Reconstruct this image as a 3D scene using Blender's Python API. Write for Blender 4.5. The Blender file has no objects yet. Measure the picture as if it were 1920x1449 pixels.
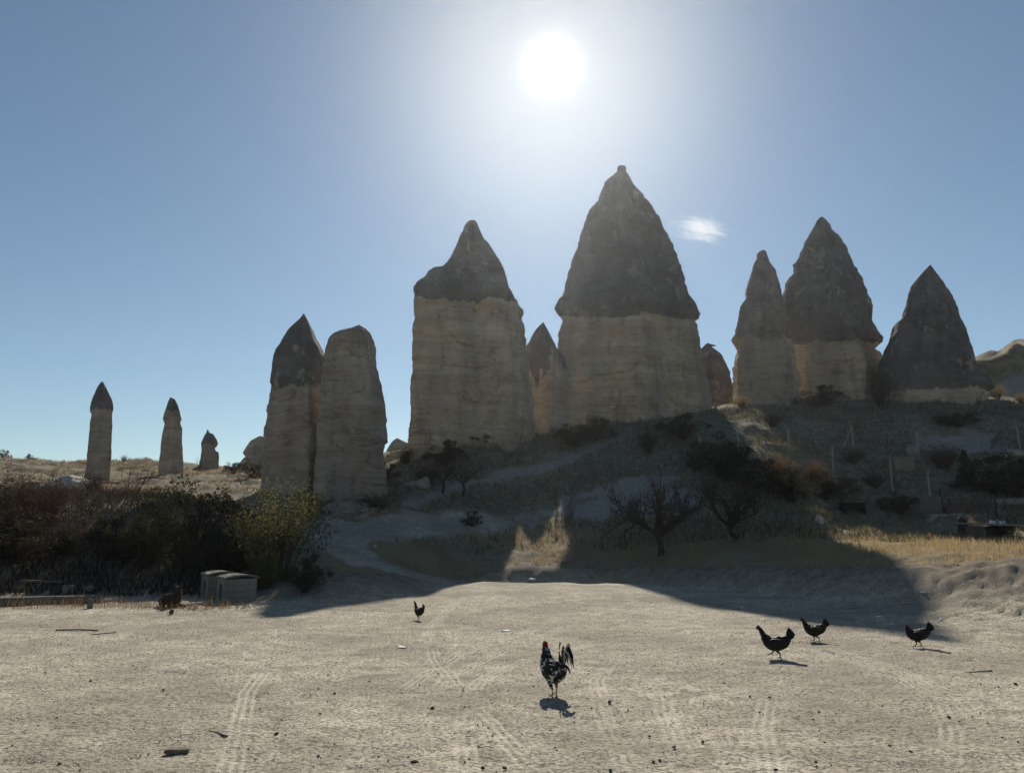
import bpy, bmesh, math, random
import numpy as np
from mathutils import Vector

random.seed(7)
RNG = np.random.default_rng(11)
SC = bpy.context.scene
COL = SC.collection

# ------------------------------------------------------------------ camera
PW, PH = 1920.0, 1449.0
FPX = 1423.0
PITCH = math.radians(11.1)
CAMZ = 1.6
cp, sp = math.cos(PITCH), math.sin(PITCH)
cam_d = bpy.data.cameras.new('camera')
cam_d.sensor_fit = 'HORIZONTAL'
cam_d.sensor_width = 36.0
cam_d.lens = 36.0 * FPX / PW
cam_d.clip_start = 0.05
cam_d.clip_end = 20000
cam = bpy.data.objects.new('camera', cam_d)
COL.objects.link(cam)
cam.location = (0, 0, CAMZ)
cam.rotation_euler = (math.radians(90) + PITCH, 0, 0)
SC.camera = cam

def ray(px, py):
    u = (np.asarray(px, float) - PW / 2) / FPX
    v = (PH / 2 - np.asarray(py, float)) / FPX
    return u, cp - v * sp, sp + v * cp

def P(px, py, Y):
    dx, dy, dz = ray(px, py)
    t = Y / dy
    return dx * t, Y + 0 * dx, CAMZ + dz * t

def PV(px, py, Y):
    a = P(px, py, Y)
    return Vector((float(a[0]), float(Y), float(a[2])))

def project(x, y, z):
    zz = z - CAMZ
    f = y * cp + zz * sp
    u = -y * sp + zz * cp
    f = np.maximum(f, 1e-3)
    return PW / 2 + FPX * x / f, PH / 2 - FPX * u / f

# ------------------------------------------------------------------ sun + sky
sdx, sdy, sdz = ray(1035, 122)
SUN = Vector((float(sdx), float(sdy), float(sdz))).normalized()
SUN_EL = math.asin(SUN.z)
SUN_AZ = math.atan2(SUN.x, SUN.y)
sun_d = bpy.data.lights.new('sun', 'SUN')
sun_d.energy = 4.2
sun_d.angle = math.radians(0.55)
sun_d.color = (1.0, 0.93, 0.82)
sun = bpy.data.objects.new('sun', sun_d)
COL.objects.link(sun)
sun.rotation_euler = SUN.to_track_quat('Z', 'Y').to_euler()
sun.location = (3, 30, 60)

world = bpy.data.worlds.new('World')
SC.world = world
world.use_nodes = True
wt = world.node_tree
for n in list(wt.nodes):
    wt.nodes.remove(n)

def N(t, typ, **kw):
    n = t.nodes.new(typ)
    for k, v in kw.items():
        setattr(n, k, v)
    return n

def L(t, a, b):
    t.links.new(a, b)

def math_n(t, op, a, b=None, c=None, clamp=False):
    n = N(t, 'ShaderNodeMath', operation=op)
    n.use_clamp = clamp
    for i, v in enumerate((a, b, c)):
        if v is None:
            continue
        if isinstance(v, (int, float)):
            n.inputs[i].default_value = v
        else:
            L(t, v, n.inputs[i])
    return n.outputs[0]

def ramp_n(t, fac, stops, interp='LINEAR'):
    n = N(t, 'ShaderNodeValToRGB')
    n.color_ramp.interpolation = interp
    el = n.color_ramp.elements
    while len(el) < len(stops):
        el.new(0.5)
    for e, (p, c) in zip(el, stops):
        e.position = p
        if isinstance(c, (int, float)):
            c = (c, c, c)
        e.color = (c[0], c[1], c[2], 1)
    L(t, fac, n.inputs[0])
    return n.outputs[0]

def mix_n(t, fac, a, b, blend='MIX'):
    n = N(t, 'ShaderNodeMix', data_type='RGBA', blend_type=blend)
    for sock, v in ((n.inputs[0], fac), (n.inputs[6], a), (n.inputs[7], b)):
        if isinstance(v, (int, float)):
            sock.default_value = v
        elif isinstance(v, tuple):
            sock.default_value = (v[0], v[1], v[2], 1)
        else:
            L(t, v, sock)
    return n.outputs[2]

SKY_STRENGTH = 0.055
wo = N(wt, 'ShaderNodeOutputWorld')
sky = N(wt, 'ShaderNodeTexSky', sky_type='NISHITA')
sky.sun_disc = False
sky.sun_elevation = SUN_EL
sky.sun_rotation = SUN_AZ
sky.altitude = 1000
sky.air_density = 1.0
sky.dust_density = 0.25
sky.ozone_density = 1.6
bg = N(wt, 'ShaderNodeBackground')
bg.inputs[1].default_value = SKY_STRENGTH
L(wt, mix_n(wt, 1.0, sky.outputs[0], (0.96, 1.0, 0.93), 'MULTIPLY'), bg.inputs[0])
# aureole of the bright air round the sun, a function of the angle to the sun alone
tc = N(wt, 'ShaderNodeTexCoord')
dot = N(wt, 'ShaderNodeVectorMath', operation='DOT_PRODUCT')
L(wt, tc.outputs['Generated'], dot.inputs[0])
dot.inputs[1].default_value = SUN
ang = math_n(wt, 'ARCCOSINE', math_n(wt, 'MINIMUM', dot.outputs['Value'], 0.9999999))
def gauss(sig, amp, p=2.0):
    q = math_n(wt, 'POWER', math_n(wt, 'DIVIDE', ang, math.radians(sig)), p)
    return math_n(wt, 'MULTIPLY', math_n(wt, 'EXPONENT', math_n(wt, 'MULTIPLY', q, -1.0)), amp)
disc = math_n(wt, 'ADD', gauss(1.0, 1.0, 1.3), gauss(4.0, 0.05, 1.5))
wide = gauss(11.3, 0.125, 2.8)
tot = math_n(wt, 'ADD', disc, wide)
aur = N(wt, 'ShaderNodeBackground')
aur.inputs[0].default_value = (1.0, 0.91, 0.68, 1)
L(wt, tot, aur.inputs[1])
addw = N(wt, 'ShaderNodeAddShader')
L(wt, bg.outputs[0], addw.inputs[0])
L(wt, aur.outputs[0], addw.inputs[1])
L(wt, addw.outputs[0], wo.inputs[0])

SC.view_settings.view_transform = 'Standard'
SC.view_settings.look = 'None'
SC.view_settings.exposure = 0.62
SC.view_settings.gamma = 1.0
SC.view_settings.use_curve_mapping = False
SC.render.engine = 'CYCLES'
SC.cycles.use_denoising = True
SC.cycles.max_bounces = 6
SC.cycles.diffuse_bounces = 3
SC.cycles.glossy_bounces = 2
SC.cycles.transmission_bounces = 3
SC.cycles.transparent_max_bounces = 8

# ------------------------------------------------------------------ numpy noise
def _hash(ix, iy, iz, seed):
    h = (ix.astype(np.int64) * 374761393 + iy.astype(np.int64) * 668265263 + iz.astype(np.int64) * 2147483647 * 3 + seed * 974711) & 0xFFFFFFFF
    h = ((h ^ (h >> 13)) * 1274126177) & 0xFFFFFFFF
    h = ((h ^ (h >> 16)) * 2246822519) & 0xFFFFFFFF
    return ((h ^ (h >> 15)) & 0xFFFFFF) / float(0xFFFFFF)

def vnoise(x, y, z=None, seed=0):
    x = np.asarray(x, float); y = np.asarray(y, float)
    z = np.zeros_like(x) if z is None else np.asarray(z, float)
    ix, iy, iz = np.floor(x), np.floor(y), np.floor(z)
    fx, fy, fz = x - ix, y - iy, z - iz
    fx = fx * fx * fx * (fx * (fx * 6 - 15) + 10); fy = fy * fy * fy * (fy * (fy * 6 - 15) + 10); fz = fz * fz * fz * (fz * (fz * 6 - 15) + 10)
    r = 0
    for a in (0, 1):
        wx = fx if a else 1 - fx
        for b in (0, 1):
            wy = fy if b else 1 - fy
            for c in (0, 1):
                wz = fz if c else 1 - fz
                r = r + wx * wy * wz * _hash(ix + a, iy + b, iz + c, seed)
    return r * 2 - 1

def fbm(x, y, z=None, oct=4, seed=0, gain=0.5):
    r, a, f = 0, 1.0, 1.0
    for o in range(oct):
        r = r + a * vnoise(x * f, y * f, None if z is None else z * f, seed + o * 17)
        a *= gain; f *= 2.03
    return r

def smooth(a, b, x):
    t = np.clip((x - a) / (b - a), 0, 1)
    return t * t * (3 - 2 * t)

# ------------------------------------------------------------------ mesh helpers
def mesh_np(name, verts, quads=None, tris=None, smooth_shade=True):
    me = bpy.data.meshes.new(name)
    verts = np.ascontiguousarray(verts, dtype=np.float32)
    parts, starts, n = [], [], 0
    if quads is not None and len(quads):
        q = np.asarray(quads, np.int32); parts.append(q.ravel()); starts.append(np.arange(len(q)) * 4 + n); n += q.size
    if tris is not None and len(tris):
        q = np.asarray(tris, np.int32); parts.append(q.ravel()); starts.append(np.arange(len(q)) * 3 + n); n += q.size
    loops = np.concatenate(parts); st = np.concatenate(starts).astype(np.int32)
    me.vertices.add(len(verts)); me.vertices.foreach_set('co', verts.ravel())
    me.loops.add(len(loops)); me.loops.foreach_set('vertex_index', loops)
    me.polygons.add(len(st)); me.polygons.foreach_set('loop_start', st)
    me.update(calc_edges=True)
    me.polygons.foreach_set('use_smooth', np.full(len(st), smooth_shade))
    me.validate()
    return me

def add_obj(name, me, mat=None, parent=None, kind=None):
    o = bpy.data.objects.new(name, me)
    COL.objects.link(o)
    if mat is not None:
        mats = mat if isinstance(mat, (list, tuple)) else [mat]
        for m in mats:
            me.materials.append(m)
    if parent is not None:
        o.parent = parent
    if kind:
        o['kind'] = kind
    return o

def tag(o, label, cat, group=None):
    o['label'] = label
    o['category'] = cat
    if group:
        o['group'] = group
    return o

def empty(name, label, cat, loc=(0, 0, 0), rz=0.0, scale=1.0, group=None):
    o = bpy.data.objects.new(name, None)
    COL.objects.link(o)
    o.location = loc
    o.rotation_euler = (0, 0, rz)
    o.scale = (scale, scale, scale) if isinstance(scale, (int, float)) else scale
    o.empty_display_size = 0.2
    return tag(o, label, cat, group)

def mat_new(name):
    m = bpy.data.materials.new(name)
    m.use_nodes = True
    t = m.node_tree
    for n in list(t.nodes):
        t.nodes.remove(n)
    out = N(t, 'ShaderNodeOutputMaterial')
    b = N(t, 'ShaderNodeBsdfPrincipled')
    b.inputs['Roughness'].default_value = 0.9
    b.inputs['Specular IOR Level'].default_value = 0.15
    L(t, b.outputs[0], out.inputs[0])
    return m, t, b, out

def noise_n(t, vec, scale, detail=4, rough=0.55, dist=0.0):
    n = N(t, 'ShaderNodeTexNoise')
    n.inputs['Scale'].default_value = scale
    n.inputs['Detail'].default_value = detail
    n.inputs['Roughness'].default_value = rough
    n.inputs['Distortion'].default_value = dist
    if vec is not None:
        L(t, vec, n.inputs['Vector'])
    return n.outputs[0]

def map_n(t, vec, scale=(1, 1, 1), loc=(0, 0, 0)):
    n = N(t, 'ShaderNodeMapping')
    n.inputs['Scale'].default_value = scale
    n.inputs['Location'].default_value = loc
    L(t, vec, n.inputs['Vector'])
    return n.outputs[0]

def bump_n(t, h, strength, distance, normal=None):
    n = N(t, 'ShaderNodeBump')
    n.inputs['Strength'].default_value = strength
    n.inputs['Distance'].default_value = distance
    L(t, h, n.inputs['Height'])
    if normal is not None:
        L(t, normal, n.inputs['Normal'])
    return n.outputs[0]

def simple_mat(name, c1, c2, scale=6.0, rough=0.9, bump=0.0, trans=None, detail=4, bumpdist=0.02):
    """two-tone procedural material; trans = colour of the light let through (leaves, grass)"""
    m, t, b, out = mat_new(name)
    geo = N(t, 'ShaderNodeNewGeometry')
    tcn = N(t, 'ShaderNodeTexCoord')
    f = noise_n(t, tcn.outputs['Object'], scale, detail)
    f = ramp_n(t, f, [(0.3, 0.0), (0.7, 1.0)])
    if trans is not None:
        f = math_n(t, 'ADD', math_n(t, 'MULTIPLY', f, 0.4), math_n(t, 'MULTIPLY', geo.outputs['Random Per Island'], 0.6))
    c = mix_n(t, f, c1, c2)
    L(t, c, b.inputs['Base Color'])
    b.inputs['Roughness'].default_value = rough
    if bump:
        L(t, bump_n(t, noise_n(t, tcn.outputs['Object'], scale * 3, 5), bump, bumpdist), b.inputs['Normal'])
    if trans is not None:
        tr = N(t, 'ShaderNodeBsdfTranslucent')
        L(t, mix_n(t, f, trans, tuple(v * 0.6 for v in trans)), tr.inputs[0])
        ms = N(t, 'ShaderNodeMixShader')
        ms.inputs[0].default_value = 0.45
        L(t, b.outputs[0], ms.inputs[1]); L(t, tr.outputs[0], ms.inputs[2])
        L(t, ms.outputs[0], out.inputs[0])
    return m

# ------------------------------------------------------------------ terrain height
# control points: photograph column, row and the distance (m) of the ground seen there
CTRL = [
 # road and slope beside it
 (400,1100,22),(520,1105,20.5),(560,1092,20.5),(640,1068,23),(720,1066,26),(800,1083,26),(860,1093,26.5),(950,1100,25.5),(600,1010,29),(640,1022,29.5),
 (690,1030,30),(610,990,32),(680,990,33),(760,992,33.5),(760,1040,30.5),(850,1050,31),
 # left bank
 (-350,1090,21),(-100,1092,21.5),(80,1092,22),(250,1095,22),(-350,970,26),(-100,960,26.5),(60,950,27),(200,952,27),(300,950,27.5),(400,960,28),(480,990,29),
 (-350,925,40),(0,925,40),(150,930,40),(300,925,42),(420,918,44),(490,925,40),(150,912,52),(330,902,56),(420,895,58),(480,900,52),
 (-400,880,62),(0,885,60),(190,900,60),(320,893,64),(400,882,70),(470,885,62),
 (-500,858,85),(0,862,82),(100,866,80),(190,872,76),(270,862,80),(350,872,80),(440,878,80),
 # below the pair of towers and up to the second chimney
 (560,965,34),(650,958,35),(720,935,37),(590,905,44),(700,900,44),(740,870,50),(740,850,60),(620,880,56),
 (800,1000,33.5),(800,960,36.5),(800,925,39),(800,880,44),(770,850,49),
 (900,1054,31),(900,1012,34),(900,968,37),(900,925,40.5),(900,880,44),(900,842,47.5),(900,825,54),
 (1000,1054,31.5),(1000,1010,34.5),(1000,968,37.5),(1000,925,41),(1000,880,44.5),(1010,838,48),(1015,818,56),(1015,812,70),
 (1100,1054,31),(1100,1010,34.5),(1100,968,37.5),(1100,925,41),(1100,880,45),(1100,840,49.5),(1100,808,55),(1100,800,64),
 (1200,1054,29.5),(1200,1010,33.5),(1200,968,37),(1200,925,40.5),(1200,880,44.5),(1200,835,49),(1200,798,55),(1200,788,66),
 (1310,1054,27.5),(1310,1012,32.5),(1310,968,36.5),(1310,920,40),(1310,870,44),(1310,815,50),(1330,775,57),(1330,768,70),
 (1420,1056,25),(1420,1020,30.5),(1420,1000,33.5),(1420,965,37),(1420,915,41),(1420,860,45),(1420,800,51),(1400,768,57),(1430,764,68),
 (1550,1057,22.5),(1550,1022,30),(1550,1002,36),(1550,968,39.5),(1550,925,43),(1550,870,46.5),(1550,810,51.5),(1550,768,57),(1550,764,68),
 (1700,1056,20),(1700,1028,28),(1700,1006,35.5),(1700,972,40),(1700,930,43),(1700,880,46.5),(1700,820,51),(1700,764,57),(1730,758,66),
 (1850,1050,18.5),(1850,1034,24.5),(1850,1014,31),(1850,978,37.5),(1850,945,41),(1850,890,44.5),(1850,830,49.5),(1850,764,56),(1850,750,66),
 (1960,1045,17.5),(1960,1032,23.5),(1960,1012,30),(1960,978,36.5),(1960,945,40),(1960,890,43.5),(1960,835,48.5),(1960,775,54),(1960,745,66),
 (2300,1045,17),(2300,1000,25),(2300,930,33),(2300,860,44),(2300,780,55),(2300,740,68),
 (2700,1040,17),(2700,990,25),(2700,900,35),(2700,820,48),(2700,740,66),
]
cx, cy, cz = [], [], []
for a, b, Y in CTRL:
    q = P(a, b, Y)
    cx.append(q[0]); cy.append(Y); cz.append(q[2])
EXTRA = [(-14,17,0),(-9,17.5,0),(-5.5,16,0.0),(-2.5,17.5,0),(0,20,0),(3,20,0),(6,17,0),(10,13,0.0),(14,11,0),(-20,17,0.1),(-5,17.2,.05),
         (-60,100,4),(-30,100,4),(0,100,7),(30,100,8),(60,100,9),(90,100,10),(-90,100,4),
         (-60,60,6.5),(-70,30,4),(-45,22,1.0),(60,60,13),(60,30,6),(45,18,2.0)]
for a, b, c in EXTRA:
    cx.append(a); cy.append(b); cz.append(c)
cx, cy, cz = (np.array([float(v) for v in a]) for a in (cx, cy, cz))

def _phi(r2):
    return 0.5 * r2 * np.log(r2 + 1e-9)
_n = len(cx)
_K = _phi((cx[:, None] - cx[None]) ** 2 + (cy[:, None] - cy[None]) ** 2) + np.eye(_n) * 0.6
_Pm = np.stack([np.ones(_n), cx, cy], 1)
_A = np.block([[_K, _Pm], [_Pm.T, np.zeros((3, 3))]])
_W = np.linalg.solve(_A, np.concatenate([cz, np.zeros(3)]))

def tps(x, y):
    x = np.asarray(x, float); y = np.asarray(y, float)
    sh = np.broadcast(x, y).shape
    xf = np.broadcast_to(x, sh).ravel(); yf = np.broadcast_to(y, sh).ravel()
    out = np.empty(xf.size)
    for i in range(0, xf.size, 20000):
        a, b = xf[i:i + 20000], yf[i:i + 20000]
        k = _phi((a[:, None] - cx) ** 2 + (b[:, None] - cy) ** 2)
        out[i:i + 20000] = k @ _W[:_n] + _W[_n] + _W[_n + 1] * a + _W[_n + 2] * b
    return out.reshape(sh)

# foot and top of the earth bank behind the yard, as (x -> y)
BX   = np.array([-60, -20, -12, -8.5, -6.2, -4.2, -2.6, -1.0, 0.6, 2.0, 3.6, 5.2, 6.8, 8.2, 9.3, 12, 20, 60.])
BF   = np.array([18, 19.5, 20.0, 20.3, 18.0, 16.6, 19.0, 27.9, 29.7, 29.5, 27.9, 25.0, 21.6, 18.2, 15.6, 12.8, 13, 13.])
BT   = np.array([21, 22.2, 22.8, 23.0, 21.0, 21.2, 25.0, 29.6, 31.0, 30.8, 29.4, 27.0, 24.4, 21.8, 19.6, 17.2, 17, 17.])

def ground_z(x, y, rough=True):
    x = np.asarray(x, float); y = np.asarray(y, float)
    f = np.interp(x, BX, BF); tp = np.interp(x, BX, BT)
    wob = 0.35 * vnoise(x * 0.5, y * 0 + 3.3, seed=5)
    m = smooth(f + wob, tp + wob, y)
    up = tps(x, np.maximum(y, f))
    yw = y + 0.9 * vnoise(x * .55, y * 0 + 7.7, seed=15)
    yard = ((0.16 + .04 * vnoise(x * 1.3, y * 0.4, seed=16)) * smooth(16.5, 23.2, yw) - 0.60 * smooth(23.6, 28.2, yw)) * np.exp(-((x - 1.2) / 3.9) ** 4)
    z = up * m + yard * (1 - m)
    if rough:
        hill = smooth(0, 6, y - tp)
        z = z + (0.018 + 0.06 * m + 0.16 * hill * smooth(30, 46, y)) * fbm(x * 0.55, y * 0.55, oct=3, seed=21)
        # lumpy loose earth at the right end of the bank
        rb = np.exp(-((x - 10.2) / 3.0) ** 2) * np.exp(-((y - 15.3) / 2.2) ** 2)
        z = z + rb * (0.06 * np.abs(fbm(x * 1.3 + y * .8, y * 1.1, oct=4, seed=33)))
        # a low fold in the yard that hides the foot of the road, and a washed-out rut
        d = np.abs((x + 1.95) - (y - 5.9) * -0.2 - 0.12 * np.sin(y * 2.1)) 
        z = z - 0.035 * np.exp(-(d / 0.16) ** 2) * smooth(7.6, 6.8, y) * smooth(5.0, 5.6, y)
    return z

_ts = np.concatenate([np.linspace(3, 30, 900), np.linspace(30.03, 110, 900)])
def G(px, py):
    """where the line of sight of a photograph position meets the ground"""
    dx, dy, dz = ray(px, py)
    t = _ts / dy
    x, y, z = dx * t, _ts, CAMZ + dz * t
    g = ground_z(x, y)
    i = np.argmax(z <= g)
    if z[i] > g[i]:
        i = len(_ts) - 1
    return Vector((float(x[i]), float(y[i]), float(g[i])))

def GY(px, Y):
    """ground point in the photograph column px at distance Y"""
    z = 2.0
    for _ in range(6):
        v = Y * 1.0
        u = (px - PW / 2) / FPX
        f = Y * cp + (z - CAMZ) * sp
        x = u * f
        z = float(ground_z(np.array([x]), np.array([Y]))[0])
    return Vector((x, Y, z))

def gz(x, y):
    return float(ground_z(np.array([float(x)]), np.array([float(y)]))[0])

def polydist(x, y, pts):
    """distance to a polyline, length along it"""
    best = np.full(x.shape, 1e9); along = np.zeros(x.shape); side = np.zeros(x.shape); acc = 0.0
    for (ax, ay), (bx, by) in zip(pts[:-1], pts[1:]):
        lx, ly = bx - ax, by - ay
        ll = math.hypot(lx, ly) + 1e-9
        t = np.clip(((x - ax) * lx + (y - ay) * ly) / ll ** 2, 0, 1)
        d = np.hypot(x - ax - t * lx, y - ay - t * ly)
        s = ((x - ax) * ly - (y - ay) * lx) / ll
        m = d < best
        best = np.where(m, d, best); along = np.where(m, acc + t * ll, along); side = np.where(m, s, side)
        acc += ll
    return best, along, side

def in_poly(px, py, poly):
    r = np.zeros(px.shape, bool)
    n = len(poly)
    for i in range(n):
        x1, y1 = poly[i]; x2, y2 = poly[(i + 1) % n]
        c = ((y1 > py) != (y2 > py)) & (px < (x2 - x1) * (py - y1) / (y2 - y1 + 1e-9) + x1)
        r ^= c
    return r

def hits(pts):
    return [(lambda v: (v.x, v.y))(G(a, b)) for a, b in pts]

ROAD = hits([(1010,1112),(900,1096),(820,1086),(740,1066),(670,1042),(625,1018),(615,998),(640,985),(720,990),(800,985),(900,972)])
PATH = hits([(770,945),(850,917),(920,900),(1000,884),(1060,862),(1120,838),(1180,820),(1210,812)])
PALE = hits([(925,968),(1010,955),(1100,925),(1160,897),(1220,890),(1330,935),(1290,962),(1180,972),(1060,972),(980,975)])
PALE2 = hits([(1705,845),(1730,818),(1770,812),(1800,800),(1855,805),(1860,835),(1905,845),(1895,860),(1850,850),(1780,850)])
TRACKS = [hits(p) for p in (
    [(1010,1449),(935,1375),(868,1300),(815,1235),(800,1180),(850,1130),(930,1110)],
    [(880,1449),(868,1390),(872,1320),(900,1275),(985,1238),(1120,1205)],
    [(800,1449),(788,1370),(800,1320),(840,1268),(950,1215)],
    [(430,1449),(452,1350),(462,1300),(490,1262)],
    [(1780,1449),(1785,1370),(1755,1310),(1690,1272),(1590,1235),(1400,1190),(1200,1150),(1050,1120)],
    [(1900,1449),(1850,1360),(1780,1300),(1690,1255),(1560,1215)],
    [(1445,1449),(1430,1370),(1440,1310)],
    [(640,1449),(700,1355),(760,1290),(860,1225),(1000,1180),(1080,1140)],
    [(1180,1449),(1128,1330),(1118,1275),(1150,1235)],
    [(1275,1400),(1245,1330),(1240,1285),(1265,1245)],
)]

# ------------------------------------------------------------------ terrain sheet
NU = 620
ys = list(np.linspace(-14, 3.4, 18))
while ys[-1] < 105:
    ys.append(ys[-1] + max(0.03, 0.0062 * ys[-1]))
ys = np.array(ys)
us = np.linspace(-1, 1, NU)
YY = np.repeat(ys[:, None], NU, 1)
XX = us[None] * (7.0 + 0.95 * np.maximum(YY, 0))
ZZ = ground_z(XX, YY)
bank_t = np.interp(XX, BX, BT); bank_f = np.interp(XX, BX, BF)
PXg, PYg = project(XX, YY, ZZ)
dR, aR, _s = polydist(XX, YY, ROAD)
dP, aP, _s = polydist(XX, YY, PATH)
road_w = 1.1 + 0.5 * smooth(6, 14, aR)
m_road = smooth(road_w + .35, road_w - .35, dR + 0.35 * vnoise(XX * 1.5, YY * 1.5, seed=3))
m_path = smooth(0.62, 0.2, dP + 0.25 * vnoise(XX * 1.5, YY * 1.5, seed=4))
jx, jy = XX + 0.9 * fbm(XX * 0.8, YY * 0.8, oct=3, seed=61), YY + 0.9 * fbm(XX * .8 + 9, YY * .8, oct=3, seed=62)
m_pale = np.where(in_poly(jx, jy, PALE) | in_poly(jx, jy, PALE2), 1.0, 0.0)
m_pale = np.maximum(m_pale, smooth(0.9, 0.2, polydist(XX, YY, ROAD[-6:])[0]) * 0.5)
m_pale = np.maximum(m_pale, m_path * .85)
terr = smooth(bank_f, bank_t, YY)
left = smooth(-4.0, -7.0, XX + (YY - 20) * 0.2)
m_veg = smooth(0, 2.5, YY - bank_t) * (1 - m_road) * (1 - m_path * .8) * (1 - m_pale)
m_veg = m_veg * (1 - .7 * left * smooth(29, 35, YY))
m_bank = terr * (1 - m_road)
m_gold = m_veg * (1 - smooth(34, 39, YY)) * (1 - left)
m_gold = np.maximum(m_gold, .40 * smooth(40, 52, YY) * left * smooth(-.25, .2, fbm(XX * .22, YY * .35, oct=3, seed=66)))
# micro relief
near = smooth(34, 14, YY)
yardm = 1 - terr
ZZ = ZZ - 0.05 * m_road * terr - 0.06 * m_path
ZZ = ZZ + near * yardm * (0.010 * fbm(XX * 3.1, YY * 3.1, oct=2, seed=71) + 0.007 * fbm(XX * 9.7, YY * 9.7, oct=2, seed=72))
ZZ = ZZ + terr * 0.05 * fbm(XX * 2.2, YY * 2.2, oct=3, seed=73) * (1 - 0.8 * m_road)
rb = np.exp(-((XX - 10.5) / 3.2) ** 2) * np.exp(-((YY - 15.0) / 2.6) ** 2)
ZZ = ZZ + (rb * .5 + .2 * terr * (XX > 4) * near) * 0.11 * (1 - np.abs(fbm(XX * 2.2 + YY * 1.2, YY * 4.6 - XX * 1.6, oct=4, seed=74, gain=.6)))
ZZ = ZZ + rb * 0.035 * fbm(XX * 4.5, YY * 5.5, oct=2, seed=79)
tu = np.zeros_like(XX); tv = np.zeros_like(XX); tw = np.zeros_like(XX)
for pts in TRACKS:
    d, a, s = polydist(XX, YY, pts)
    w = smooth(0.14, 0.08, d)
    upd = w > tw
    tu = np.where(upd, s / 0.11, tu); tv = np.where(upd, a, tv); tw = np.maximum(tw, w)
tw = tw * yardm * (.15 + .85 * smooth(-.75, .55, fbm(XX * 1.1, YY * 1.1, oct=2, seed=91)))
ZZ = ZZ - 0.009 * tw

V = np.stack([XX, YY, ZZ], -1).reshape(-1, 3)
NV = len(ys)
idx = np.arange(NV * NU).reshape(NV, NU)
Q = np.stack([idx[:-1, :-1], idx[:-1, 1:], idx[1:, 1:], idx[1:, :-1]], -1).reshape(-1, 4)

def vert_normals(V, Q):
    a, b, c, d = (V[Q[:, i]] for i in range(4))
    n = np.cross(c - a, d - b)
    out = np.zeros_like(V)
    for i in range(4):
        for k in range(3):
            out[:, k] += np.bincount(Q[:, i], n[:, k], len(V))
    return out / (np.linalg.norm(out, axis=1, keepdims=True) + 1e-12)

def split_grid(V, Q, NRM, lab, specs, parent, attrs=None):
    """cut one quad grid into several mesh objects along its edges, keeping the normals of the whole"""
    res = []
    for k, (name, mat, kind) in enumerate(specs):
        q = Q[lab == k]
        if not len(q):
            res.append(None); continue
        used, inv = np.unique(q, return_inverse=True)
        me = mesh_np(name, V[used], quads=inv.reshape(-1, 4))
        for an, av in (attrs or {}).items():
            at = me.attributes.new(an, 'FLOAT_COLOR', 'POINT')
            at.data.foreach_set('color', np.ascontiguousarray(av[used], np.float32).ravel())
        me.normals_split_custom_set_from_vertices(NRM[used].astype(np.float32))
        res.append(add_obj(name, me, mat, parent, kind))
    return res

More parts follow.
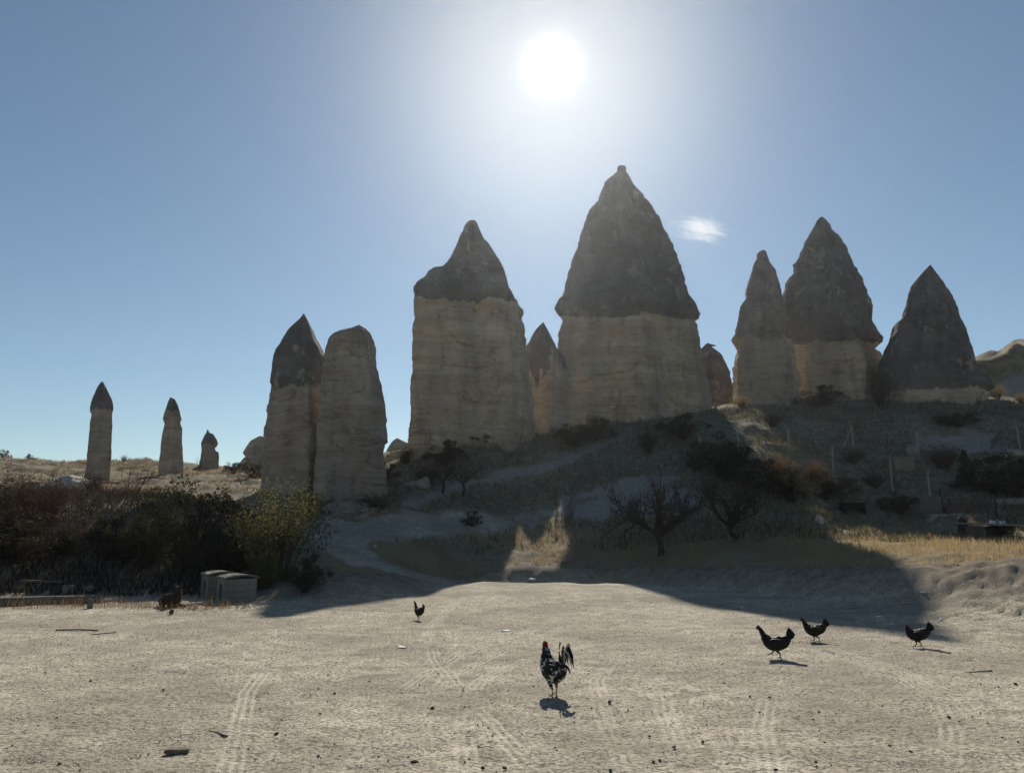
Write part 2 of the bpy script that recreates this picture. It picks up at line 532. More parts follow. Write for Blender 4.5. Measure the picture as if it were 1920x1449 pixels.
# ---- ground material
def ground_material():
    m, t, b, out = mat_new('ground_earth')
    geo = N(t, 'ShaderNodeNewGeometry')
    pos = geo.outputs['Position']
    at = N(t, 'ShaderNodeAttribute', attribute_name='soil')
    sep = N(t, 'ShaderNodeSeparateColor'); L(t, at.outputs['Color'], sep.inputs[0])
    tr = N(t, 'ShaderNodeAttribute', attribute_name='track')
    tsep = N(t, 'ShaderNodeSeparateColor'); L(t, tr.outputs['Color'], tsep.inputs[0])
    big = noise_n(t, pos, 0.45, 3, 0.6)
    mid = noise_n(t, pos, 3.2, 4, 0.65)
    fine = noise_n(t, pos, 26, 3, 0.7)
    grit = noise_n(t, pos, 110, 2, 0.7)
    dust = mix_n(t, ramp_n(t, mid, [(0.34, 0.0), (0.66, 1.0)]), (0.36, 0.315, 0.245), (0.64, 0.585, 0.47))
    dust = mix_n(t, ramp_n(t, big, [(0.42, 0.0), (0.60, 0.75)]), dust, (0.29, 0.255, 0.205))
    dust = mix_n(t, ramp_n(t, fine, [(0.39, 0.95), (0.56, 0.0)]), dust, (0.15, 0.13, 0.10))
    dust = mix_n(t, ramp_n(t, grit, [(0.56, 0.0), (0.78, 0.7)]), dust, (0.66, 0.60, 0.50))
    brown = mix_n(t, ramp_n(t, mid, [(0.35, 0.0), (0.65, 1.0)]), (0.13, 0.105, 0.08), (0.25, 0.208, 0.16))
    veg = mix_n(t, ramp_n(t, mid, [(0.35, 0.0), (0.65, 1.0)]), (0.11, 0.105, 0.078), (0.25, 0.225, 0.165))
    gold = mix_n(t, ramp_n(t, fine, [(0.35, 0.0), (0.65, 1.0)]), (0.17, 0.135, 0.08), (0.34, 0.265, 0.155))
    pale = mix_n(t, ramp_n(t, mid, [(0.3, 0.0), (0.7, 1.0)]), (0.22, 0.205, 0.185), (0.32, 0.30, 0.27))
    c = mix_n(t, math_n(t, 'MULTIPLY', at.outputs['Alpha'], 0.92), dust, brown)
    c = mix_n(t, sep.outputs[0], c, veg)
    c = mix_n(t, math_n(t, 'MULTIPLY', sep.outputs[2], ramp_n(t, big, [(0.3, 0.25), (0.6, 0.9)])), c, gold)
    c = mix_n(t, math_n(t, 'MULTIPLY', sep.outputs[1], 0.95), c, pale)
    c = mix_n(t, math_n(t, 'MULTIPLY', tsep.outputs[2], math_n(t, 'ADD', 0.25, math_n(t, 'MULTIPLY', math_n(t, 'COSINE', math_n(t, 'MULTIPLY', tsep.outputs[0], 3 * math.pi)), 0.25))), c, (0.62, 0.565, 0.46))
    L(t, c, b.inputs['Base Color'])
    b.inputs['Roughness'].default_value = 0.97
    b.inputs['Specular IOR Level'].default_value = 0.05
    h = math_n(t, 'ADD', math_n(t, 'MULTIPLY', mid, 0.018), math_n(t, 'MULTIPLY', fine, 0.028))
    h = math_n(t, 'ADD', h, math_n(t, 'MULTIPLY', grit, 0.008))
    # tyre tread: chevron ribs across, grooves along
    rib = math_n(t, 'SINE', math_n(t, 'ADD', math_n(t, 'MULTIPLY', tsep.outputs[1], 2 * math.pi / 0.055), math_n(t, 'MULTIPLY', math_n(t, 'ABSOLUTE', tsep.outputs[0]), 4.0)))
    gro = math_n(t, 'COSINE', math_n(t, 'MULTIPLY', tsep.outputs[0], 3 * math.pi))
    tread = math_n(t, 'MULTIPLY', math_n(t, 'ADD', math_n(t, 'MULTIPLY', rib, 0.0015), math_n(t, 'MULTIPLY', gro, 0.0034)), tsep.outputs[2])
    h = math_n(t, 'ADD', h, tread)
    L(t, bump_n(t, h, 1.0, 1.0), b.inputs['Normal'])
    return m
GROUND = ground_material()
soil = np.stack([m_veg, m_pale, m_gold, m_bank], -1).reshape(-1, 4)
track = np.stack([tu, tv, tw, np.ones_like(tu)], -1).reshape(-1, 4)
NRM = vert_normals(V, Q)
def fm(a):
    return (a[:-1, :-1] + a[1:, 1:]).ravel() * 0.5
lab = np.zeros(len(Q), int)                      # 0 ground (yard)
lab[fm(terr) > 0.05] = 1                         # earth bank
lab[(fm(terr) > 0.98) & (fm(YY) < 36) & (fm(left) < .5)] = 2    # field terrace
lab[(fm(terr) > 0.98) & ((fm(YY) >= 36) | (fm(left) >= .5))] = 3   # hillside
lab[(fm(m_road) > 0.5) & (fm(terr) > 0.05)] = 4
lab[fm(m_path) > 0.5] = 5
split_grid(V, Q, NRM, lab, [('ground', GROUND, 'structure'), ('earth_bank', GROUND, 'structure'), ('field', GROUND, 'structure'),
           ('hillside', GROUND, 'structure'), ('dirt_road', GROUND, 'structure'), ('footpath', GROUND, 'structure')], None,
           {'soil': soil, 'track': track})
# far land: one wide sheet under and beyond the sheet above, out to the horizon
far_mat = simple_mat('far_land', (0.20, 0.17, 0.12), (0.32, 0.28, 0.21), 0.02)
rr = np.array([0.0, 60, 130, 300, 800, 2000, 6000]); aa = np.linspace(0, 2 * math.pi, 65)[:-1]
fv = [(0, 40, -2.2)] + [(r * math.cos(a), 40 + r * math.sin(a), -2.2 + (0.0 if r < 200 else 0.004 * r * (0.5 + 0.5 * math.sin(3 * a + 1)))) for r in rr[1:] for a in aa]
ft = [(0, 1 + i, 1 + (i + 1) % 64) for i in range(64)]
fq = [(1 + k * 64 + i, 1 + (k + 1) * 64 + i, 1 + (k + 1) * 64 + (i + 1) % 64, 1 + k * 64 + (i + 1) % 64) for k in range(len(rr) - 2) for i in range(64)]
add_obj('terrain', mesh_np('terrain', np.array(fv), quads=fq, tris=ft), far_mat, None, 'structure')

# ------------------------------------------------------------------ hill on the right, behind the last chimney
def far_hill():
    nu, nv = 150, 90
    u = np.linspace(0, 1, nu)[None]; v = np.linspace(0, 1, nv)[:, None]
    X = 52 + u * 85 + 0 * v
    Y = 84 + v * 70 + 0 * u
    crest = np.interp(X, [52, 58, 65, 72, 80, 100, 137], [19.5, 23, 26.0, 28.0, 30.3, 34, 32])
    prof = (0.97 * np.clip(v / 0.2, 0, 1) + .03 * smooth(.1, .4, v)) * (1 - 0.6 * smooth(0.5, 1, v))
    Z = 8 + (crest - 8) * prof + .5 * fbm(X * .16, Y * .16, oct=4, seed=101) * smooth(0, .2, v) + .35 * fbm(X * .7, Y * .7, oct=3, seed=102)
    idx = np.arange(nu * nv).reshape(nv, nu)
    q = np.stack([idx[:-1, :-1], idx[:-1, 1:], idx[1:, 1:], idx[1:, :-1]], -1).reshape(-1, 4)
    m, t, b, out = mat_new('scrubby_hill')
    geo = N(t, 'ShaderNodeNewGeometry')
    f = ramp_n(t, noise_n(t, geo.outputs['Position'], 0.7, 6, .7), [(0.38, 0.0), (0.6, 1.0)])
    sx = N(t, 'ShaderNodeSeparateXYZ'); L(t, geo.outputs['Position'], sx.inputs[0])
    c = mix_n(t, f, (0.045, 0.04, 0.025), (0.17, 0.135, 0.075))
    wh = math_n(t, 'SUBTRACT', math_n(t, 'MULTIPLY', math_n(t, 'SUBTRACT', sx.outputs[0], 65.0), 0.30), math_n(t, 'SUBTRACT', sx.outputs[2], 21.0))
    wh = math_n(t, 'ADD', wh, math_n(t, 'MULTIPLY', noise_n(t, geo.outputs['Position'], 0.25, 4), 2.0))
    c = mix_n(t, ramp_n(t, math_n(t, 'MULTIPLY', wh, 0.5), [(0.0, 0.0), (0.4, 1.0)]), c, (0.17, 0.172, 0.172))
    L(t, c, b.inputs['Base Color'])
    add_obj('hill', mesh_np('hill', np.stack([X + 0 * v, Y, Z], -1).reshape(-1, 3), quads=q), m, None, 'structure')
far_hill()

# ------------------------------------------------------------------ fairy chimneys
def rock_material(name, tone_a, tone_b, band=(0.22, 0.17, 0.125), pale=None, strata=1.0, stain=0.35):
    m, t, b, out = mat_new(name)
    geo = N(t, 'ShaderNodeNewGeometry'); pos = geo.outputs['Position']
    lay = noise_n(t, map_n(t, pos, (0.10, 0.10, 1.5)), 1.0, 4, 0.65)
    lay2 = noise_n(t, map_n(t, pos, (0.5, 0.5, 6.0)), 1.0, 3, 0.65)
    blot = noise_n(t, pos, 0.55, 4, 0.62, 0.3)
    blot2 = noise_n(t, map_n(t, pos, (1.4, 1.4, 0.28), (5, 3, 1)), 1.0, 3, 0.6)
    c = mix_n(t, ramp_n(t, blot, [(0.38, 0.0), (0.63, 1.0)]), tone_a, tone_b)
    vert = noise_n(t, map_n(t, pos, (0.30, 0.30, 0.035), (1, 9, 2)), 1.0, 3, 0.55)
    c = mix_n(t, math_n(t, 'MULTIPLY', ramp_n(t, vert, [(0.46, 0.0), (0.6, 1.0)]), 0.7 * min(strata, 1.0)), c, (0.28, 0.262, 0.222))
    c = mix_n(t, math_n(t, 'MULTIPLY', ramp_n(t, lay, [(0.44, 0.0), (0.62, 1.0)]), 0.48 * strata), c, band)
    c = mix_n(t, math_n(t, 'MULTIPLY', ramp_n(t, lay2, [(0.55, 0.0), (0.66, 1.0)]), 0.42 * strata), c, tuple(v * .6 for v in band))
    c = mix_n(t, math_n(t, 'MULTIPLY', ramp_n(t, blot2, [(0.52, 0.0), (0.68, 1.0)]), stain), c, (0.085, 0.075, 0.068))
    if pale is not None:
        sp_ = noise_n(t, map_n(t, pos, (0.8, 0.8, 0.5), (2, 7, 4)), 1.0, 5, 0.7, 0.5)
        c = mix_n(t, ramp_n(t, sp_, [(0.575, 0.0), (0.64, 0.8)]), c, pale)
    warp = N(t, 'ShaderNodeVectorMath', operation='MULTIPLY_ADD')
    wn = N(t, 'ShaderNodeTexNoise'); wn.inputs['Scale'].default_value = 1.1; wn.inputs['Detail'].default_value = 2; L(t, pos, wn.inputs['Vector'])
    L(t, wn.outputs['Color'], warp.inputs[0]); warp.inputs[1].default_value = (1.2, 1.2, 0.8); L(t, pos, warp.inputs[2])
    vo = N(t, 'ShaderNodeTexVoronoi', feature='DISTANCE_TO_EDGE')
    vo.inputs['Scale'].default_value = 1.0
    L(t, map_n(t, warp.outputs[0], (0.30, 0.30, 2.0)), vo.inputs['Vector'])
    crack = ramp_n(t, vo.outputs['Distance'], [(0.0, 1.0), (0.045, 0.0)])
    crk = math_n(t, 'MULTIPLY', crack, ramp_n(t, blot2, [(0.38, 0.0), (0.55, 1.0)]))
    c = mix_n(t, math_n(t, 'MULTIPLY', crk, 0.5), c, tuple(v * .35 for v in band))
    L(t, c, b.inputs['Base Color'])
    fine = noise_n(t, pos, 5.0, 5, 0.68)
    h = math_n(t, 'ADD', math_n(t, 'MULTIPLY', fine, 0.22), math_n(t, 'MULTIPLY', lay2, -0.08 * strata))
    h = math_n(t, 'ADD', h, math_n(t, 'MULTIPLY', blot2, 0.30))
    h = math_n(t, 'SUBTRACT', h, math_n(t, 'MULTIPLY', crk, 0.06))
    L(t, bump_n(t, h, 0.75, 1.0), b.inputs['Normal'])
    b.inputs['Roughness'].default_value = 0.95
    return m
M_TAN = rock_material('tuff_tan', (0.46, 0.36, 0.255), (0.61, 0.49, 0.36), (0.34, 0.255, 0.18))
M_TAN2 = rock_material('tuff_brown', (0.33, 0.26, 0.20), (0.46, 0.375, 0.29), (0.26, 0.185, 0.14), stain=0.25)
M_CAP = rock_material('cap_rock', (0.105, 0.094, 0.09), (0.18, 0.162, 0.153), (0.12, 0.10, 0.09), (0.32, 0.28, 0.235), 0.25, 0.4)
M_CAPW = rock_material('cap_rock_warm', (0.165, 0.14, 0.124), (0.26, 0.22, 0.19), (0.16, 0.13, 0.11), (0.34, 0.29, 0.24), 0.35, 0.35)

def zoomed(x0, y0, s, pts):
    return [(x0 + a / s, y0 + b / s) for a, b in pts]

def chimney(label, Y, lp, rp, cap_py, depth=0.85, nexp=3.0, rot=0.5, seed=0, mats=(M_TAN, M_CAP), na=160, nz=220, group='tall rock chimneys', dig=4.0, amp=1.0, notch=(), name='fairy_chimney', cap_wave=0.22):
    """one tuff chimney: rings between its left and right outline at distance Y, cut into column and cap"""
    lp = sorted(lp, key=lambda q: q[1]); rp = sorted(rp, key=lambda q: q[1])
    top = min(lp[0][1], rp[0][1]); bot = max(lp[-1][1], rp[-1][1])
    pyv = top + (bot - top) * np.linspace(0, 1, nz) ** 1.05
    lx = np.interp(pyv, [q[1] for q in lp], [q[0] for q in lp])
    rx = np.interp(pyv, [q[1] for q in rp], [q[0] for q in rp])
    xl, _, zl = P(lx, pyv, Y); xr, _, _ = P(rx, pyv, Y)
    zc = P((lx + rx) / 2, pyv, Y)[2]
    # continue into the ground
    k = 14
    ext = np.linspace(0, 1, k + 1)[1:]
    cen = np.concatenate([(xl + xr) / 2, np.full(k, (xl[-1] + xr[-1]) / 2)])
    hw = np.concatenate([(xr - xl) / 2, (xr[-1] - xl[-1]) / 2 * (1 + 0.05 * ext)])
    zz = np.concatenate([zc, zc[-1] - dig * ext])
    hw = np.maximum(hw, 0.04)
    th = np.linspace(0, 2 * math.pi, na, endpoint=False)
    def sect(rot, nexp):
        rg_ = np.random.default_rng(seed * 7 + int(nexp * 10))
        kk = 5 if nexp > 2.5 else 6
        ths = 2 * math.pi * (np.arange(kk) + rg_.uniform(-.22, .22, kk)) / kk + rot
        ds = rg_.uniform(.84, 1.0, kk)
        pw = 30 if nexp > 2.5 else 16
        r = (sum((np.maximum(np.cos(th - a), 0) / q) ** pw for a, q in zip(ths, ds))) ** (-1 / pw)
        x = r * np.cos(th); y = r * np.sin(th)
        x = (x - (x.max() + x.min()) / 2) / ((x.max() - x.min()) / 2)
        y = y / np.abs(y).max()
        return x, y
    sxc, syc = sect(rot, nexp)
    sxt, syt = sect(rot + 0.35, 2.2)
    w = smooth(np.interp(cap_py, pyv, zc) - 0.5, np.interp(cap_py, pyv, zc) + 2.5, zz)[:, None]
    sx = sxc * (1 - w) + sxt * w; sy = syc * (1 - w) + syt * w
    hwd = np.convolve(np.pad(hw, 6, mode='edge'), np.ones(13) / 13, 'valid')
    X = cen[:, None] + hw[:, None] * sx
    Yd = Y + hwd[:, None] * depth * sy
    Z = np.repeat(zz[:, None], na, 1)
    size = hw.max()
    # relief: beds that stand proud or are worn back, lumps, runnels down the cap
    ux, uy = X - cen[:, None], Yd - Y
    rl = np.hypot(ux, uy) + 1e-6
    o = seed * 13.7
    iscap = w
    beds = vnoise(X * 0.25 + o, Yd * 0.25, Z * 2.6, seed=seed) * 0.055 + vnoise(X * 0.6 + o, Yd * 0.6, Z * 6.5, seed=seed + 5) * 0.03
    lumps = fbm(X * 0.55 + o, Yd * 0.55, Z * 0.45, oct=4, seed=seed + 9) * 0.035 * min(size, 5)
    ang_ = np.arctan2(uy, ux)
    af = np.clip(hw / 2.2, 0.04, 1)[:, None]
    runs = -np.abs(vnoise(np.cos(ang_) * 5 + o, np.sin(ang_) * 5, Z * 0.12, seed=seed + 3)) * 0.10 * min(size, 4)
    edges = fbm(X * 1.7 + o, Yd * 1.7, Z * 1.7, oct=3, seed=seed + 31) * 0.05
    facet = vnoise(np.cos(ang_) * 1.9 + o, np.sin(ang_) * 1.9, Z * 0.06, seed=seed + 61) * 0.30 * min(size, 5) / 5 * (np.abs(uy) / rl)
    wu = ang_ * size * .42 + 1.1 * fbm(X * .5 + o, Yd * .5, Z * .5, oct=2, seed=seed + 70)
    wv = Z * 0.85 + .9 * fbm(X * .35 + o, Yd * .35, Z * .6, oct=3, seed=seed + 71)
    iv = np.floor(wv); iu = np.floor(wu + iv * .37)
    plates = (_hash(iu, iv, iv * 0, seed + 72) - .5) * .28
    wv2 = wv * 2.7 + .3; iv2 = np.floor(wv2); iu2 = np.floor(wu * 2.1 + iv2 * .53)
    plates = plates + (_hash(iu2, iv2, iv2 * 0, seed + 73) - .5) * .12
    gul = -np.maximum(0, .22 - np.abs(vnoise(wu * 1.1 + o, Z * .10, seed=seed + 74))) * 1.1
    plates = plates * (1 - .55 * iscap) + gul * (.5 + .5 * iscap)
    front = 0.25 + 0.75 * np.abs(uy) / rl
    plates = plates * front; lumps = lumps * front
    shelf = (vnoise(X * 0.12 + o, Yd * 0.12, Z * 0.55, seed=seed + 62) > 0.25) * 0.05
    d = amp * af * (beds * (1 - 0.75 * iscap) + lumps + runs * (0.25 + 0.75 * iscap) + edges * 1.5 + plates + (facet + shelf) * (1 - .6 * iscap))
    taper = smooth(0.0, 0.6, hw)[:, None]
    # keep the outline itself as seen: less push exactly at the sides
    d = d * taper
    X = X + d * ux / rl; Yd = Yd + d * uy / rl
    Z = Z + 0.12 * vnoise(X * .5 + o, Yd * .5, Z * .5, seed=seed + 40) * taper
    Vr = np.stack([X, Yd, Z], -1).reshape(-1, 3)
    nr = len(zz)
    idx = np.arange(nr * na).reshape(nr, na)
    nxt = np.roll(idx, -1, 1)
    Qr = np.stack([idx[:-1], idx[1:], nxt[1:], nxt[:-1]], -1).reshape(-1, 4)
    # close the top
    Vr = np.concatenate([Vr, [[cen[0], Y, zz[0] + 0.03]]])
    topc = len(Vr) - 1
    capq = np.stack([np.full(na // 2, topc), idx[0, 0::2], idx[0, 1::2], np.roll(idx[0, 0::2], -1)], -1)
    Qr = np.concatenate([Qr, capq])
    nrm = vert_normals(Vr, Qr)
    root = empty(name, label, 'rock', (float(cen[-1]), Y, float(zz[-1])), group=group)
    Vr = Vr - np.array([float(cen[-1]), Y, float(zz[-1])])
    if mats[1] is None:
        lab = np.zeros(len(Qr), int)
    else:
        zcap = float(np.interp(cap_py, pyv, zc)) - float(zz[-1])
        ctr = Vr[Qr].mean(1)
        a2 = np.arctan2(ctr[:, 1], ctr[:, 0])
        dip = (zcap + float(zz[-1]) - CAMZ) / Y
        fd = float(np.interp(zcap, zz[::-1] - zz[-1], hwd[::-1])) * depth
        edge = zcap - .5 * dip * fd * .7 + .5 * dip * ctr[:, 1] + cap_wave * (vnoise(np.cos(a2) * 2.5 + o, np.sin(a2) * 2.5, seed=seed + 50) + .5 * vnoise(np.cos(a2) * 9 + o, np.sin(a2) * 9, seed=seed + 51) + .7 * np.maximum(0, vnoise(np.cos(a2) * 26 + o, np.sin(a2) * 26, seed=seed + 52)))
        lab = (ctr[:, 2] > edge).astype(int)
    split_grid(Vr, Qr, nrm, lab, [('column', mats[0], None), ('cap', mats[1] or mats[0], None)], root)
    return root

Zf = lambda p: zoomed(740, 400, 3.15, p)
Zh = lambda p: zoomed(1000, 300, 2.787, p)
Zj = lambda p: zoomed(1340, 400, 3.31, p)
Zd = lambda p: zoomed(400, 560, 2.898, p)
Za = lambda p: zoomed(0, 680, 2.898, p)

chimney('broad tan rock chimney with a grey cap pinched to a knob and a left shoulder', 50.5,
  Zf([(440,45),(425,50),(405,80),(400,105),(385,130),(360,190),(330,240),(290,300),(240,355),(215,360),(180,370),(165,385),(150,420),(125,470),(103,508),(108,530),(130,565),(132,580),(125,640),(112,770),(118,800),(108,820),(100,960),(95,1050),(88,1200),(80,1300),(74,1420),(66,1520)]),
  Zf([(478,45),(488,60),(505,110),(530,165),(548,178),(565,200),(610,280),(640,330),(660,375),(690,440),(715,472),(745,505),(750,525),(764,548),(762,580),(768,640),(775,700),(785,750),(795,860),(805,960),(815,1050),(828,1200),(836,1320),(845,1450),(850,1520)]),
  400+522/3.15, rot=0.95, nexp=3.6, seed=1, nz=360, na=320)
chimney('tallest broad rock chimney with a steep dark cap ending in a flat block', 62,
  Zh([(440,36),(437,44),(437,54),(441,60),(405,90),(365,120),(345,180),(330,215),(290,265),(268,305),(245,370),(235,430),(205,500),(195,560),(175,620),(160,670),(125,740),(107,780),(104,815),(100,835),(118,855),(140,878),(128,910),(120,950),(116,1060),(112,1100),(105,1200),(98,1330),(94,1430),(88,1500)]),
  Zh([(482,36),(486,44),(486,56),(483,62),(505,95),(530,140),(575,195),(620,255),(650,310),(690,390),(715,440),(735,480),(755,545),(772,590),(790,650),(830,745),(845,790),(857,830),(850,852),(838,865),(846,890),(848,940),(860,985),(870,1010),(880,1080),(895,1180),(905,1260),(918,1330),(925,1430),(930,1500)]),
  300+815/2.787, rot=0.62, nexp=4.0, seed=2, nz=400, na=360)
chimney('slimmer warm rock chimney with ragged cap leaning on its taller twin', 63,
  Zj([(296,230),(270,245),(255,265),(258,285),(245,305),(230,330),(215,380),(190,450),(180,500),(182,540),(160,565),(140,600),(136,650),(120,720),(118,760),(125,785),(145,815),(138,860),(125,920),(118,1000),(116,1100),(117,1180),(112,1260)]),
  Zj([(304,230),(320,240),(332,280),(345,310),(372,352),(380,372),(395,420),(408,460),(418,520),(430,560),(450,640),(462,690),(478,740),(488,780),(505,820),(520,900),(535,1000),(540,1100),(545,1180),(548,1260)]),
  400+765/3.31, rot=0.7, nexp=3.4, seed=3, mats=(M_TAN, M_CAPW), nz=300, na=220)
chimney('tall rock chimney with dark pointed cap beside the slimmer ragged one', 66,
  Zj([(655,26),(632,45),(620,72),(600,110),(550,180),(520,260),(500,300),(470,325),(478,345),(476,390),(445,402),(415,462),(400,520),(395,600),(400,700),(410,790),(430,860),(430,1000),(440,1180),(440,1260)]),
  Zj([(668,26),(690,42),(700,60),(718,82),(722,110),(770,170),(800,215),(830,270),(850,310),(870,370),(905,450),(915,500),(950,600),(960,640),(970,700),(1000,750),(1017,780),(1014,806),(975,850),(1005,868),(1015,900),(1022,930),(1028,1000),(1032,1100),(1038,1180),(1040,1260)]),
  400+795/3.31, rot=0.4, nexp=3.0, seed=4, nz=320, na=260)
chimney('dark conical rock on a low tan base, right of the twin chimneys', 61,
  Zj([(1333,322),(1305,352),(1280,380),(1240,430),(1215,468),(1195,530),(1175,600),(1160,640),(1120,685),(1105,730),(1085,800),(1060,860),(1040,900),(1025,940),(1020,1000),(1030,1060),(1050,1100),(1040,1190),(1030,1270)]),
  Zj([(1342,324),(1355,340),(1390,390),(1425,440),(1462,490),(1480,530),(1512,580),(1535,650),(1562,715),(1590,790),(1612,850),(1632,920),(1640,990),(1665,1040),(1692,1092),(1680,1100),(1652,1110),(1648,1190),(1650,1270)]),
  400+1088/3.31, rot=0.3, nexp=2.4, seed=5, nz=260, na=200, cap_wave=0.2)
chimney('narrow rock chimney with dark pointed cap against the round-topped tower', 39.5,
  Zd([(488,84),(470,112),(440,145),(410,182),(403,195),(385,230),(370,262),(350,290),(338,320),(330,370),(325,425),(322,470),(330,490),(318,560),(312,610),(305,690),(302,720),(298,780),(290,860),(282,960),(275,1080)]),
  Zd([(494,84),(503,98),(520,130),(535,160),(550,200),(572,240),(590,275),(602,300),(606,380),(625,460),(650,600),(660,750),(660,900),(660,1080)]),  # right side continued unseen behind the round-topped tower to close a sunlit gap
  560+478/2.898, depth=0.95, rot=0.8, seed=6, mats=(M_TAN2, M_CAP), nz=240, amp=0.6, dig=3)
chimney('round-topped brown rock tower without a cap, banded all the way up', 37.5,
  Zd([(790,147),(760,151),(720,158),(690,167),(650,192),(628,215),(620,240),(607,280),(603,310),(592,400),(578,510),(568,620),(560,720),(552,860),(540,960),(530,1060),(522,1150),(515,1230)]),
  Zd([(800,147),(832,154),(850,172),(862,195),(875,225),(886,262),(888,320),(893,345),(892,375),(903,398),(908,430),(920,480),(928,530),(936,575),(940,640),(944,665),(936,680),(950,730),(957,768),(940,778),(942,830),(946,880),(945,1000),(950,1150),(955,1230)]),
  900, depth=0.8, rot=0.5, nexp=3.0, seed=7, mats=(M_TAN2, None), nz=260, amp=0.6, dig=3)
chimney('thin leaning rock pillar with a pointed dark head, leftmost on the ridge', 60,
  Za([(552,104),(540,120),(525,150),(515,180),(509,205),(505,240),(504,264),(513,282),(506,330),(504,360),(495,450),(490,520),(486,570),(478,620),(470,690),(464,760)]),
  Za([(560,104),(568,120),(582,148),(599,178),(611,205),(616,245),(607,272),(606,290),(609,340),(604,440),(603,500),(598,570),(594,620),(590,700),(590,760)]),
  680+252/2.898, rot=0.5, nexp=2.6, seed=8, mats=(M_TAN2, M_CAP), nz=160, na=90, amp=.55, group='slim rock pillars on the left ridge', name='rock_pillar', cap_wave=.12)
chimney('thin rock pillar with blunt dark head, between the leaning pillar and the stub', 64,
  Za([(924,190),(912,210),(900,240),(888,270),(881,300),(892,330),(884,360),(876,390),(868,450),(864,500),(858,560),(854,640),(850,760)]),
  Za([(934,190),(950,198),(964,222),(972,250),(982,300),(974,325),(984,360),(983,420),(986,470),(989,560),(991,640),(995,760)]),
  680+262/2.898, rot=0.9, nexp=2.6, seed=9, mats=(M_TAN2, M_CAP), nz=160, na=90, amp=.55, group='slim rock pillars on the left ridge', name='rock_pillar', cap_wave=.12)
chimney('short notched rock stub with hooked top on the left ridge', 72,
  Za([(1126,364),(1120,380),(1108,396),(1092,430),(1095,470),(1088,520),(1080,565),(1074,640)]),
  Za([(1130,364),(1140,380),(1158,386),(1178,420),(1187,442),(1182,456),(1168,470),(1174,482),(1190,490),(1192,520),(1190,565),(1192,640)]),
  680+445/2.898, rot=0.2, seed=10, mats=(M_TAN2, M_CAP), nz=110, na=80, amp=.5, group='slim rock pillars on the left ridge', name='rock_pillar', cap_wave=.15)
chimney('dark rock spire standing behind the gap between the two broad chimneys', 59,
  Zf([(876,644),(850,670),(835,690),(805,735),(785,765),(735,840),(710,1000),(700,1300),(695,1420)]),
  Zf([(880,644),(890,665),(905,690),(930,735),(945,765),(957,795),(1005,860),(1035,1000),(1045,1300),(1050,1420)]),  # hidden flanks behind the broad chimneys widened to block stray sunlight
  400+930/3.15, rot=0.3, seed=11, nz=140, na=100, group='rock spires standing further back', name='rock_spire', cap_wave=1.5)
chimney('small twin-tipped dark spire behind the tallest chimney, at its right foot', 76,
  Zh([(906,958),(890,975),(870,1000),(850,1100),(840,1200),(830,1300),(820,1400)]),
  Zh([(914,960),(930,975),(950,985),(962,968),(968,968),(985,1010),(1010,1060),(1035,1110),(1046,1200),(1050,1290),(1060,1400)]),
  300+1190/2.787, rot=0.3, seed=12, nz=120, na=90, group='rock spires standing further back', name='rock_spire', mats=(M_CAPW, M_CAP), cap_wave=.5)
chimney('low lumpy pale outcrop behind the narrow chimney at its left foot', 74,
  [(486,818),(470,826),(462,838),(458,848),(462,856),(452,870),(440,885),(425,900)],
  [(492,818),(500,822),(515,830),(530,845),(550,870),(560,900)],
  845, rot=0.3, seed=13, nz=80, na=80, mats=(M_TAN, M_TAN), group='low outcrops behind the towers', name='rock_outcrop', amp=.6)
chimney('low pale outcrop showing between the round-topped tower and the broad chimney', 76,
  [(742,822),(735,828),(728,838),(722,852),(715,880)],
  [(748,822),(760,828),(775,836),(785,850),(795,880)],
  850, rot=0.3, seed=14, nz=60, na=60, mats=(M_TAN, None), group='low outcrops behind the towers', name='rock_outcrop', amp=.5)

# ------------------------------------------------------------------ plants
def tubes(p0, p1, r0, r1, sides=3):
    p0 = np.asarray(p0, float); p1 = np.asarray(p1, float); n = len(p0)
    t = p1 - p0; t /= np.linalg.norm(t, axis=1, keepdims=True) + 1e-9
    ref = np.where(np.abs(t[:, 2:3]) < 0.9, np.array([[0, 0, 1.0]]), np.array([[1.0, 0, 0]]))
    a = np.cross(t, ref); a /= np.linalg.norm(a, axis=1, keepdims=True) + 1e-9
    b = np.cross(t, a)
    V, Q = [], []
    for k in range(sides):
        an = 2 * math.pi * k / sides
        o = a * math.cos(an) + b * math.sin(an)
        V.append(p0 + o * np.asarray(r0)[:, None]); V.append(p1 + o * np.asarray(r1)[:, None])
    V = np.stack(V, 1)            # n, 2*sides, 3
    base = np.arange(n) * 2 * sides
    for k in range(sides):
        j = (k + 1) % sides
        Q.append(np.stack([base + 2 * k, base + 2 * j, base + 2 * j + 1, base + 2 * k + 1], 1))
    return V.reshape(-1, 3), np.concatenate(Q)

def leaves(c, size, rng, up=0.0):
    n = len(c)
    d1 = rng.normal(size=(n, 3)); d1 /= np.linalg.norm(d1, axis=1, keepdims=True)
    d2 = rng.normal(size=(n, 3)); d2 -= d1 * (d1 * d2).sum(1, keepdims=True); d2 /= np.linalg.norm(d2, axis=1, keepdims=True)
    s = size[:, None]
    V = np.stack([c - d1 * s, c + d2 * s * .45, c + d1 * s, c - d2 * s * .45], 1).reshape(-1, 3)
    return V, (np.arange(n) * 4)[:, None] + np.arange(4)[None]

